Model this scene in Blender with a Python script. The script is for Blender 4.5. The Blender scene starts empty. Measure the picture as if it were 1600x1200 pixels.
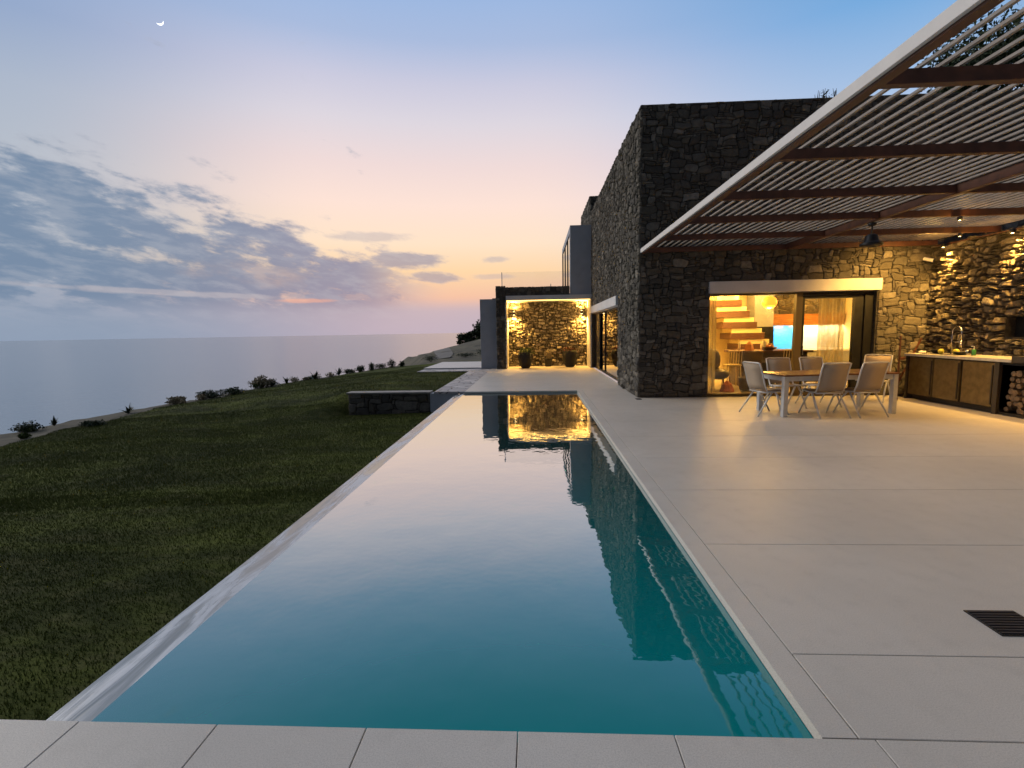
import bpy, math, random
import numpy as np
from mathutils import Vector, Matrix
PI = math.pi
S = bpy.context.scene
COL = S.collection
rnd = random.Random(7)

# ------------------------------------------------------------------ helpers
def lin(r, g, b):
    f = lambda c: (c/255/12.92) if c/255 <= .04045 else ((c/255+.055)/1.055)**2.4
    return (f(r), f(g), f(b), 1)

def tag(o, label=None, cat=None, group=None, kind=None):
    if label: o['label'] = label
    if cat: o['category'] = cat
    if group: o['group'] = group
    if kind: o['kind'] = kind
    return o

def thing(name, label, cat, loc=(0, 0, 0), rz=0, group=None):
    o = bpy.data.objects.new(name, None); COL.objects.link(o)
    o.empty_display_size = .2
    o.location = loc; o.rotation_euler = (0, 0, rz)
    return tag(o, label, cat, group)

def root_off(p):
    v = Vector((0, 0, 0))
    while p:
        v += p.location; p = p.parent
    return v

class MB:
    """collects shapes for ONE mesh object"""
    def __init__(self): self.v = []; self.f = []; self.mi = []; self.cur = 0
    def add(self, vs, fs):
        n = len(self.v); self.v += [tuple(p) for p in vs]
        for f in fs: self.f.append(tuple(i+n for i in f)); self.mi.append(self.cur)
    def box(self, x0, x1, y0, y1, z0, z1):
        self.add([(x0,y0,z0),(x1,y0,z0),(x1,y1,z0),(x0,y1,z0),(x0,y0,z1),(x1,y0,z1),(x1,y1,z1),(x0,y1,z1)],
                 [(0,3,2,1),(4,5,6,7),(0,1,5,4),(1,2,6,5),(2,3,7,6),(3,0,4,7)]); return self
    def bar(self, a, b, w, h, up=(0,0,1)):
        a = Vector(a); b = Vector(b); d = (b-a).normalized(); u = Vector(up)
        if abs(d.dot(u)) > .98: u = Vector((0,1,0))
        s = d.cross(u).normalized()*w/2; t = s.cross(d).normalized()*h/2
        self.add([a-s-t,a+s-t,a+s+t,a-s+t,b-s-t,b+s-t,b+s+t,b-s+t],
                 [(0,3,2,1),(4,5,6,7),(0,1,5,4),(1,2,6,5),(2,3,7,6),(3,0,4,7)]); return self
    def tube(self, pts, r, n=8, cap=True):
        pts = [Vector(p) for p in pts]; rs = r if isinstance(r,(list,tuple)) else [r]*len(pts)
        vs = []; fs = []; prev = None
        for i,p in enumerate(pts):
            d = (pts[min(i+1,len(pts)-1)]-pts[max(i-1,0)]).normalized()
            if prev is None:
                u = Vector((0,0,1)) if abs(d.z) < .9 else Vector((1,0,0))
            else: u = prev
            s = (u - d*u.dot(d)).normalized(); prev = s; t = d.cross(s)
            for k in range(n):
                a = 2*PI*k/n; vs.append(p+(s*math.cos(a)+t*math.sin(a))*rs[i])
        for i in range(len(pts)-1):
            for k in range(n):
                fs.append((i*n+k, i*n+(k+1)%n, (i+1)*n+(k+1)%n, (i+1)*n+k))
        if cap: fs.append(tuple(range(n))[::-1]); fs.append(tuple((len(pts)-1)*n+k for k in range(n)))
        self.add(vs, fs); return self
    def lathe(self, prof, c=(0,0,0), n=24):
        vs = []; fs = []
        for r,z in prof:
            for k in range(n):
                a = 2*PI*k/n; vs.append((c[0]+r*math.cos(a), c[1]+r*math.sin(a), c[2]+z))
        for i in range(len(prof)-1):
            for k in range(n): fs.append((i*n+k, i*n+(k+1)%n, (i+1)*n+(k+1)%n, (i+1)*n+k))
        fs.append(tuple(range(n))[::-1]); fs.append(tuple((len(prof)-1)*n+k for k in range(n)))
        self.add(vs, fs); return self
    def blob(self, c, r, seed=0, n=10, m=7, amp=.12):
        q = random.Random(seed); prof = []
        vs = []; fs = []; rx,ry,rz = r if isinstance(r,tuple) else (r,r,r)
        for i in range(m+1):
            t = PI*i/m
            for k in range(n):
                a = 2*PI*k/n; w = 1+q.uniform(-amp,amp)
                vs.append((c[0]+rx*w*math.sin(t)*math.cos(a), c[1]+ry*w*math.sin(t)*math.sin(a), c[2]-rz*w*math.cos(t)))
        for i in range(m):
            for k in range(n): fs.append((i*n+k, i*n+(k+1)%n, (i+1)*n+(k+1)%n, (i+1)*n+k))
        self.add(vs, fs); return self
    def build(self, name, mat, parent=None, smooth=False, bevel=0):
        me = bpy.data.meshes.new(name)
        off = root_off(parent)
        me.from_pydata([(x-off.x,y-off.y,z-off.z) for x,y,z in self.v], [], self.f)
        mats = mat if isinstance(mat,(list,tuple)) else [mat]
        for m in mats: me.materials.append(m)
        if len(mats) > 1: me.polygons.foreach_set('material_index', self.mi)
        if smooth: me.polygons.foreach_set('use_smooth', [True]*len(me.polygons))
        me.update()
        o = bpy.data.objects.new(name, me); COL.objects.link(o); o.parent = parent
        if bevel:
            b = o.modifiers.new('bevel','BEVEL'); b.width = bevel; b.segments = 2; b.limit_method = 'ANGLE'
        return o

def np_mesh(name, V, F, mat, parent=None, smooth=False):
    """V (n,3) array, F (m,k) index array"""
    me = bpy.data.meshes.new(name); off = root_off(parent)
    V = np.asarray(V, np.float32) - np.array(off, np.float32); F = np.asarray(F, np.int32); k = F.shape[1]
    me.vertices.add(len(V)); me.vertices.foreach_set('co', V.ravel())
    me.loops.add(F.size); me.loops.foreach_set('vertex_index', F.ravel())
    me.polygons.add(len(F)); me.polygons.foreach_set('loop_start', np.arange(0,F.size,k,dtype=np.int32))
    me.polygons.foreach_set('loop_total', np.full(len(F),k,np.int32))
    if smooth: me.polygons.foreach_set('use_smooth', np.ones(len(F),bool))
    me.update(calc_edges=True); me.validate()
    me.materials.append(mat)
    o = bpy.data.objects.new(name, me); COL.objects.link(o); o.parent = parent
    return o

def dup(root, loc, rz, label=None, group=None):
    r = root.copy(); COL.objects.link(r); r.location = loc; r.rotation_euler = (0,0,rz)
    if label: r['label'] = label
    if group: r['group'] = group
    for ch in list(root.children):
        c = ch.copy(); COL.objects.link(c); c.parent = r
        for g in list(ch.children):
            d = g.copy(); COL.objects.link(d); d.parent = c
    return r

# ------------------------------------------------------------------ materials
class NT:
    def __init__(self, tree): self.t = tree; self.n = tree.nodes; self.l = tree.links
    def node(self, typ, **kw):
        o = self.n.new(typ)
        for k,v in kw.items():
            if k.startswith('_'): setattr(o, k[1:], v)
            else: self.put(o.inputs[k.replace('__',' ')], v)
        return o
    def put(self, sock, v):
        if isinstance(v, bpy.types.NodeSocket): self.l.new(v, sock)
        else: sock.default_value = v
    def math(self, op, a, b=0, c=0, clamp=False):
        o = self.n.new('ShaderNodeMath'); o.operation = op; o.use_clamp = clamp
        self.put(o.inputs[0],a); self.put(o.inputs[1],b); self.put(o.inputs[2],c); return o.outputs[0]
    def mix(self, f, a, b, mode='MIX'):
        o = self.n.new('ShaderNodeMix'); o.data_type = 'RGBA'; o.blend_type = mode
        self.put(o.inputs[0],f); self.put(o.inputs[6],a); self.put(o.inputs[7],b); return o.outputs[2]
    def ramp(self, f, stops, interp='LINEAR'):
        o = self.n.new('ShaderNodeValToRGB'); cr = o.color_ramp; cr.interpolation = interp
        while len(cr.elements) < len(stops): cr.elements.new(.5)
        for e,(p,c) in zip(cr.elements, stops):
            e.position = p; e.color = c if len(c) == 4 else (*c,1)
        self.put(o.inputs[0], f); return o.outputs[0]
    def noise(self, vec, scale, detail=4, rough=.55, dist=0, out=0):
        o = self.n.new('ShaderNodeTexNoise'); self.put(o.inputs['Vector'],vec)
        o.inputs['Scale'].default_value = scale; o.inputs['Detail'].default_value = detail
        o.inputs['Roughness'].default_value = rough; o.inputs['Distortion'].default_value = dist
        return o.outputs[out]
    def sm(self, x, a, b):
        o = self.n.new('ShaderNodeMapRange'); o.interpolation_type = 'SMOOTHSTEP'
        self.put(o.inputs[0],x); self.put(o.inputs[1],a); self.put(o.inputs[2],b); return o.outputs[0]

def new_mat(name):
    m = bpy.data.materials.new(name); m.use_nodes = True
    nt = NT(m.node_tree); b = m.node_tree.nodes['Principled BSDF']
    return m, nt, b

def simple(name, col, rough=.6, metal=0, nscale=0, var=.15, bump=0, bscale=None, spec=None, stretch=None):
    """plain material with a bit of noise in colour, gloss and relief"""
    m, nt, b = new_mat(name)
    tc = nt.node('ShaderNodeTexCoord').outputs['Object']
    if stretch:
        mp = nt.node('ShaderNodeMapping', Vector=tc, Scale=stretch); tc = mp.outputs[0]
    if nscale:
        n = nt.noise(tc, nscale, 5)
        f = nt.sm(n, .3, .7)
        c0 = tuple(c*(1-var) for c in col[:3])+(1,); c1 = tuple(min(1,c*(1+var)) for c in col[:3])+(1,)
        nt.put(b.inputs['Base Color'], nt.mix(f, c0, c1))
        nt.put(b.inputs['Roughness'], nt.math('MULTIPLY_ADD', n, .25, rough-.125, True))
    else:
        b.inputs['Base Color'].default_value = (*col[:3],1); b.inputs['Roughness'].default_value = rough
    b.inputs['Metallic'].default_value = metal
    if spec is not None: b.inputs['Specular IOR Level'].default_value = spec
    if bump:
        bn = nt.node('ShaderNodeBump', Strength=bump, Distance=.01, Height=nt.noise(tc, bscale or nscale*3, 5))
        nt.put(b.inputs['Normal'], bn.outputs[0])
    return m

def stone_mat(name, cols, bump=.6):
    m, nt, b = new_mat(name)
    tc = nt.node('ShaderNodeTexCoord').outputs['Object']
    isl = nt.node('ShaderNodeNewGeometry').outputs['Random Per Island']
    base = nt.ramp(isl, [(i/(len(cols)-1), c) for i,c in enumerate(cols)])
    n1 = nt.noise(tc, 9, 6, .65); n2 = nt.noise(tc, 45, 5, .7)
    c = nt.mix(nt.sm(n1,.3,.72), nt.mix(.55, base, (.05,.045,.04,1)), base)
    c = nt.mix(nt.math('MULTIPLY', nt.sm(n2,.5,.75), .30), c, nt.mix(.5, base, (.4,.36,.29,1)))
    nt.put(b.inputs['Base Color'], c); b.inputs['Roughness'].default_value = .88
    b.inputs['Specular IOR Level'].default_value = .25
    h = nt.math('MULTIPLY_ADD', n1, 1.0, nt.math('MULTIPLY', n2, .35))
    bn = nt.node('ShaderNodeBump', Strength=bump, Distance=.03, Height=h)
    nt.put(b.inputs['Normal'], bn.outputs[0])
    return m

M = {}
M['stone'] = stone_mat('fieldstone', [(.062,.056,.046),(.125,.11,.086),(.083,.077,.068),(.235,.21,.17),(.07,.062,.05),(.15,.132,.10),(.10,.092,.082),(.30,.27,.225),(.115,.097,.072),(.075,.07,.064),(.19,.172,.14),(.085,.075,.06)])
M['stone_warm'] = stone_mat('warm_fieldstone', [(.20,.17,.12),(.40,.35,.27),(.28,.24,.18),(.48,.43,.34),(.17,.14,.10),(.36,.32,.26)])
M['stone_kitchen'] = stone_mat('kitchen_fieldstone', [(.11,.09,.06),(.22,.185,.135),(.15,.125,.09),(.27,.235,.18),(.09,.075,.055),(.19,.165,.13)], .8)
M['mortar'] = simple('mortar', (.055,.048,.038), .95, nscale=14, var=.35, bump=.5)
M['mortar_pale'] = simple('pale_mortar', (.17,.145,.115), .95, nscale=14, var=.35, bump=.5)
M['plaster'] = simple('white_plaster', (.62,.61,.60), .85, nscale=3, var=.05, bump=.15, bscale=120)
M['grey_plaster'] = simple('grey_plaster', (.36,.38,.42), .85, nscale=3, var=.06, bump=.15, bscale=120)
M['white_paint'] = simple('white_paint', (.68,.65,.63), .5, nscale=5, var=.04)
M['wood_dark'] = simple('brown_beam_wood', (.105,.040,.022), .6, nscale=6, var=.3, bump=.15, stretch=(1,1,1))
M['slat'] = simple('weathered_slat_wood', (.27,.235,.205), .5, nscale=8, var=.15)
M['black_metal'] = simple('black_metal', (.012,.012,.013), .4, .2, nscale=8, var=.2)
M['bronze_metal'] = simple('bronze_metal', (.16,.115,.05), .38, .4, nscale=10, var=.2)
M['plinth'] = simple('dark_plinth', (.03,.022,.015), .6, nscale=10, var=.2)
M['worktop'] = simple('pale_worktop', (.5,.46,.38), .45, nscale=18, var=.12)
M['steel'] = simple('steel', (.6,.6,.6), .22, 1)
M['alu'] = simple('pale_aluminium', (.58,.58,.58), .38, .35, nscale=12, var=.06)
M['teak'] = simple('varnished_teak', (.17,.07,.03), .3, nscale=5, var=.35, stretch=(1,9,9))
M['concrete_pot'] = simple('dark_pot', (.016,.015,.014), .8, nscale=14, var=.25, bump=.2)
M['soil'] = simple('dry_soil', (.06,.055,.038), .95, nscale=3, var=.45, bump=.8, bscale=20)
M['bark'] = simple('bark', (.07,.05,.035), .9, nscale=12, var=.3, bump=.6)
M['rust_wood'] = simple('reddish_wood', (.09,.032,.018), .45, nscale=7, var=.3)
M['wood_step'] = simple('stair_wood', (.085,.036,.018), .5, nscale=7, var=.3, stretch=(1,6,6))
M['orange_wood'] = simple('orange_cabinet_wood', (.5,.2,.05), .5, nscale=4, var=.25, stretch=(1,1,7))
M['dark_wood'] = simple('dark_cabinet', (.05,.035,.025), .5, nscale=6, var=.2)
M['blue'] = simple('blue_glass_panel', (.05,.36,.75), .2)
M['cream'] = simple('cream_wall', (.74,.63,.38), .8, nscale=2, var=.04)
M['floor_in'] = simple('interior_floor', (.42,.36,.28), .4, nscale=3, var=.1)
M['terracotta'] = simple('terracotta', (.5,.14,.06), .7, nscale=9, var=.2)
M['white_ceramic'] = simple('white_ceramic', (.8,.78,.72), .3)
M['lemon'] = simple('lemon_peel', (.62,.55,.06), .45, nscale=30, var=.1)
M['green_glass'] = simple('green_bottle', (.05,.22,.05), .15)
M['log'] = simple('split_log', (.15,.095,.05), .85, nscale=25, var=.45, bump=.5)
M['drain'] = simple('dark_grate', (.012,.014,.02), .6, 0, nscale=40, var=.3)

def fabric(name, col, transl=.0):
    m, nt, b = new_mat(name)
    tc = nt.node('ShaderNodeTexCoord').outputs['Object']
    w1 = nt.node('ShaderNodeTexWave', Vector=tc, Scale=55.0, _bands_direction='Z').outputs[1]
    w2 = nt.node('ShaderNodeTexWave', Vector=tc, Scale=55.0, _bands_direction='X').outputs[1]
    w = nt.math('MULTIPLY', w1, w2)
    n = nt.noise(tc, 6, 4)
    c = nt.mix(nt.math('MULTIPLY_ADD', n, .5, nt.math('MULTIPLY', w, .5), True), tuple(x*.7 for x in col)+(1,), tuple(col)+(1,))
    nt.put(b.inputs['Base Color'], c); b.inputs['Roughness'].default_value = .85
    if transl:
        tr = nt.node('ShaderNodeBsdfTranslucent', Color=tuple(col)+(1,))
        tp = nt.node('ShaderNodeBsdfTransparent')
        mx = nt.node('ShaderNodeMixShader', Fac=transl); nt.put(mx.inputs[1], b.outputs[0]); nt.put(mx.inputs[2], tr.outputs[0])
        m2 = nt.node('ShaderNodeMixShader', Fac=.28); nt.put(m2.inputs[1], mx.outputs[0]); nt.put(m2.inputs[2], tp.outputs[0])
        nt.put(nt.n['Material Output'].inputs[0], m2.outputs[0])
    return m
M['sling'] = fabric('beige_sling', (.47,.37,.27))
M['curtain'] = fabric('sheer_curtain', (.5,.44,.3), .5)

def glass(name, tint=(1,1,1), boost=1.0):
    m, nt, b = new_mat(name); nt.n.remove(b)
    fr = nt.node('ShaderNodeFresnel', IOR=1.5)
    f = nt.math('MULTIPLY', fr.outputs[0], 1.7*boost, clamp=True)
    tp = nt.node('ShaderNodeBsdfTransparent', Color=(*tint,1)); gl = nt.node('ShaderNodeBsdfGlossy', Roughness=.0)
    mx = nt.node('ShaderNodeMixShader', Fac=f); nt.put(mx.inputs[1], tp.outputs[0]); nt.put(mx.inputs[2], gl.outputs[0])
    nt.put(nt.n['Material Output'].inputs[0], mx.outputs[0]); return m
M['glass'] = glass('window_glass', (.93,.95,.93))
M['glass_tinted'] = glass('tinted_window_glass', (.5,.52,.52), 2.2)
M['rail_glass'] = glass('balustrade_glass', (.96,.97,.98), .35)

def emit(name, col, s):
    m, nt, b = new_mat(name)
    b.inputs['Base Color'].default_value = (*col,1)
    b.inputs['Emission Color'].default_value = (*col,1); b.inputs['Emission Strength'].default_value = s
    return m
M['lamp_glow'] = emit('lamp_glow', (1,.72,.3), 14)
M['led'] = emit('led_strip_glow', (1,.62,.16), 5)
M['globe_glow'] = emit('globe_glow', (1,.42,.04), 1.5)
M['moonlit'] = emit('moon_surface', (1,.99,.95), 2.6)

def leaf_mat(name, cols, rough=.6):
    m, nt, b = new_mat(name)
    isl = nt.node('ShaderNodeNewGeometry').outputs['Random Per Island']
    nt.put(b.inputs['Base Color'], nt.ramp(isl, [(i/(len(cols)-1), c) for i,c in enumerate(cols)]))
    b.inputs['Roughness'].default_value = rough; b.inputs['Specular IOR Level'].default_value = .25
    return m
M['leaf_dark'] = leaf_mat('dark_leaf', [(.018,.03,.014),(.03,.05,.02),(.05,.07,.03)])
M['leaf_mid'] = leaf_mat('mid_leaf', [(.03,.055,.015),(.06,.10,.025),(.10,.13,.04)])
M['dry_grass'] = leaf_mat('dry_grass', [(.22,.18,.11),(.33,.28,.18),(.28,.24,.17)])
M['flower_leaf'] = leaf_mat('flowering_leaf', [(.03,.06,.02),(.06,.09,.03),(.25,.05,.06),(.05,.08,.03)])
M['agave'] = leaf_mat('agave_leaf', [(.03,.045,.03),(.05,.07,.045)])

# lawn
def lawn_mat():
    m, nt, b = new_mat('lawn')
    tc = nt.node('ShaderNodeTexCoord').outputs['Object']
    mp = nt.node('ShaderNodeMapping', Vector=tc, Scale=(.55,1.3,1), Rotation=(0,0,.25)).outputs[0]
    n = nt.noise(mp, .9, 6, .62, .5); n2 = nt.noise(tc, 26, 5, .7); n3 = nt.noise(tc, 150, 3, .7); n4 = nt.noise(mp, 4, 4, .6)
    c = nt.mix(nt.sm(n,.34,.68), (.022,.030,.006,1), (.105,.125,.024,1))
    c = nt.mix(nt.math('MULTIPLY', nt.sm(n4,.48,.68), .7), c, (.09,.09,.035,1))
    c = nt.mix(nt.math('MULTIPLY', nt.sm(n2,.4,.7), .35), c, (.022,.03,.007,1))
    nt.put(b.inputs['Base Color'], c); b.inputs['Roughness'].default_value = .9; b.inputs['Specular IOR Level'].default_value = .1
    h = nt.math('MULTIPLY_ADD', n3, .5, nt.math('MULTIPLY_ADD', n2, 1.0, nt.math('MULTIPLY', n4, 2.0)))
    nt.put(b.inputs['Normal'], nt.node('ShaderNodeBump', Strength=.5, Distance=.05, Height=h).outputs[0])
    return m
M['lawn'] = lawn_mat()
M['grass_blade'] = leaf_mat('grass_blade', [(.05,.066,.011),(.08,.102,.019),(.11,.135,.027),(.15,.16,.05)], .8)

def deck_mat(name, c0, c1, rough=.46):
    m, nt, b = new_mat(name)
    tc = nt.node('ShaderNodeTexCoord').outputs['Object']
    n = nt.noise(tc, .9, 6, .6); n2 = nt.noise(tc, 160, 3, .8); n3 = nt.noise(tc, 7, 5, .6)
    isl = nt.node('ShaderNodeNewGeometry').outputs['Random Per Island']
    c = nt.mix(nt.sm(n,.3,.7), c0, c1)
    c = nt.mix(nt.math('MULTIPLY', nt.sm(n2,.40,.66), .48), c, tuple(x*.55 for x in c0[:3])+(1,))
    n5 = nt.noise(tc, 420, 2, .8); c = nt.mix(nt.math('MULTIPLY', nt.sm(n5,.5,.62), .38), c, tuple(x*.4 for x in c0[:3])+(1,))
    c = nt.mix(nt.math('MULTIPLY', nt.sm(n3,.5,.78), .24), c, tuple(x*.6 for x in c0[:3])+(1,))
    c = nt.mix(nt.math('MULTIPLY', isl, .20), c, tuple(x*.75 for x in c0[:3])+(1,))
    nt.put(b.inputs['Base Color'], c)
    nt.put(b.inputs['Roughness'], nt.math('MULTIPLY_ADD', n3, .22, rough-.11, True))
    nt.put(b.inputs['Normal'], nt.node('ShaderNodeBump', Strength=.25, Distance=.004, Height=n2).outputs[0])
    return m
M['deck'] = deck_mat('pale_terrace_concrete', (.58,.54,.485,1), (.67,.625,.565,1))
M['coping'] = deck_mat('wet_coping', (.54,.515,.48,1), (.60,.575,.535,1), .40)
M['pave_white'] = deck_mat('white_paving', (.60,.59,.58,1), (.68,.67,.66,1))

def marble_mat():
    m, nt, b = new_mat('wet_marble')
    tc = nt.node('ShaderNodeTexCoord').outputs['Object']
    mp = nt.node('ShaderNodeMapping', Vector=tc, Rotation=(0,0,-.62), Scale=(5,.9,1)).outputs[0]
    n = nt.noise(mp, 1.3, 5, .6, .8); n2 = nt.noise(mp, 9, 6, .7)
    c = nt.mix(nt.sm(n,.38,.62), (.20,.22,.23,1), (.52,.55,.60,1))
    c = nt.mix(nt.math('MULTIPLY', nt.sm(n2,.5,.7), .5), c, (.17,.20,.21,1))
    nt.put(b.inputs['Base Color'], c)
    nt.put(b.inputs['Roughness'], nt.math('MULTIPLY_ADD', nt.sm(n,.4,.6), .3, .08))
    b.inputs['Specular IOR Level'].default_value = .9
    nt.put(b.inputs['Normal'], nt.node('ShaderNodeBump', Strength=.3, Distance=.02, Height=n).outputs[0])
    return m
M['marble'] = marble_mat()

def crazy_mat():
    m, nt, b = new_mat('crazy_paving')
    tc = nt.node('ShaderNodeTexCoord').outputs['Object']
    vd = nt.node('ShaderNodeTexVoronoi', Vector=tc, Scale=2.6, _feature='DISTANCE_TO_EDGE').outputs['Distance']
    vc = nt.node('ShaderNodeTexVoronoi', Vector=tc, Scale=2.6).outputs['Color']
    sep = nt.node('ShaderNodeSeparateColor', Color=vc).outputs[0]
    c = nt.mix(sep, (.36,.34,.35,1), (.60,.56,.55,1))
    c = nt.mix(nt.math('MULTIPLY', nt.sm(nt.noise(tc, 20, 5), .4, .7), .3), c, (.28,.26,.27,1))
    c = nt.mix(nt.sm(vd, .02, .05), (.15,.14,.13,1), c)
    nt.put(b.inputs['Base Color'], c); b.inputs['Roughness'].default_value = .7
    nt.put(b.inputs['Normal'], nt.node('ShaderNodeBump', Strength=.6, Distance=.02, Height=nt.sm(vd,.0,.07)).outputs[0])
    return m
M['crazy'] = crazy_mat()

def tile_mat():
    m, nt, b = new_mat('pool_plaster')
    tc = nt.node('ShaderNodeTexCoord').outputs['Object']
    n = nt.noise(tc, .8, 4)
    c = nt.mix(n, (.004,.20,.245,1), (.006,.25,.29,1))
    nt.put(b.inputs['Base Color'], c); b.inputs['Roughness'].default_value = .7
    b.inputs['Specular IOR Level'].default_value = 0
    return m
M['pool'] = tile_mat()

def water_mat():
    m, nt, b = new_mat('pool_water'); nt.n.remove(b)
    tc = nt.node('ShaderNodeTexCoord').outputs['Object']
    h = nt.math('MULTIPLY_ADD', nt.noise(tc, 2.2, 3, .5), 1.0, nt.math('MULTIPLY', nt.noise(tc, 9, 2, .5), .12))
    bp = nt.node('ShaderNodeBump', Strength=.05, Distance=.06, Height=h).outputs[0]
    fc = nt.node('ShaderNodeLayerWeight', Normal=bp).outputs['Facing']
    fr = nt.math('MULTIPLY_ADD', nt.sm(fc, .27, .87), .95, .018)
    tp = nt.node('ShaderNodeBsdfTransparent', Color=(.35,.93,.95,1))
    df = nt.node('ShaderNodeBsdfDiffuse', Color=(.0,.27,.285,1))      # light scattered back by the water itself
    bd = nt.node('ShaderNodeMixShader', Fac=.72); nt.put(bd.inputs[1], tp.outputs[0]); nt.put(bd.inputs[2], df.outputs[0])
    gl = nt.node('ShaderNodeBsdfGlossy', Roughness=.0, Normal=bp)
    mx = nt.node('ShaderNodeMixShader', Fac=fr); nt.put(mx.inputs[1], bd.outputs[0]); nt.put(mx.inputs[2], gl.outputs[0])
    nt.put(nt.n['Material Output'].inputs[0], mx.outputs[0]); return m
M['water'] = water_mat()

def sea_mat():
    m, nt, b = new_mat('sea_water')
    tc = nt.node('ShaderNodeTexCoord').outputs['Object']
    b.inputs['Base Color'].default_value = (.29,.33,.37,1)
    b.inputs['Roughness'].default_value = .17; b.inputs['IOR'].default_value = 1.6
    h = nt.math('ADD', nt.noise(tc, .12, 6, .65), nt.math('MULTIPLY', nt.noise(tc, .012, 5, .6), 3))
    nt.put(b.inputs['Normal'], nt.node('ShaderNodeBump', Strength=.18, Distance=1.0, Height=h).outputs[0])
    return m
M['sea'] = sea_mat()

# ------------------------------------------------------------------ camera (solved from the photograph's vanishing lines)
yaw, pit, rol, fpx = -0.04992267, -0.10743267, -0.01752421, 756.67
def cam_basis():
    f = Vector((math.sin(yaw)*math.cos(pit), math.cos(yaw)*math.cos(pit), math.sin(pit)))
    r = Vector((math.cos(yaw), -math.sin(yaw), 0)); u = r.cross(f)
    return (r*math.cos(rol)+u*math.sin(rol)), (-r*math.sin(rol)+u*math.cos(rol)), f
cr_, cu_, cf_ = cam_basis()
cd = bpy.data.cameras.new('camera'); cam = bpy.data.objects.new('camera', cd); COL.objects.link(cam)
cam.matrix_world = Matrix(((cr_.x,cu_.x,-cf_.x,0),(cr_.y,cu_.y,-cf_.y,0),(cr_.z,cu_.z,-cf_.z,1.6),(0,0,0,1)))
cd.sensor_width = 36; cd.lens = fpx/1600*36; cd.clip_start = .05; cd.clip_end = 200000
S.camera = cam

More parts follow.
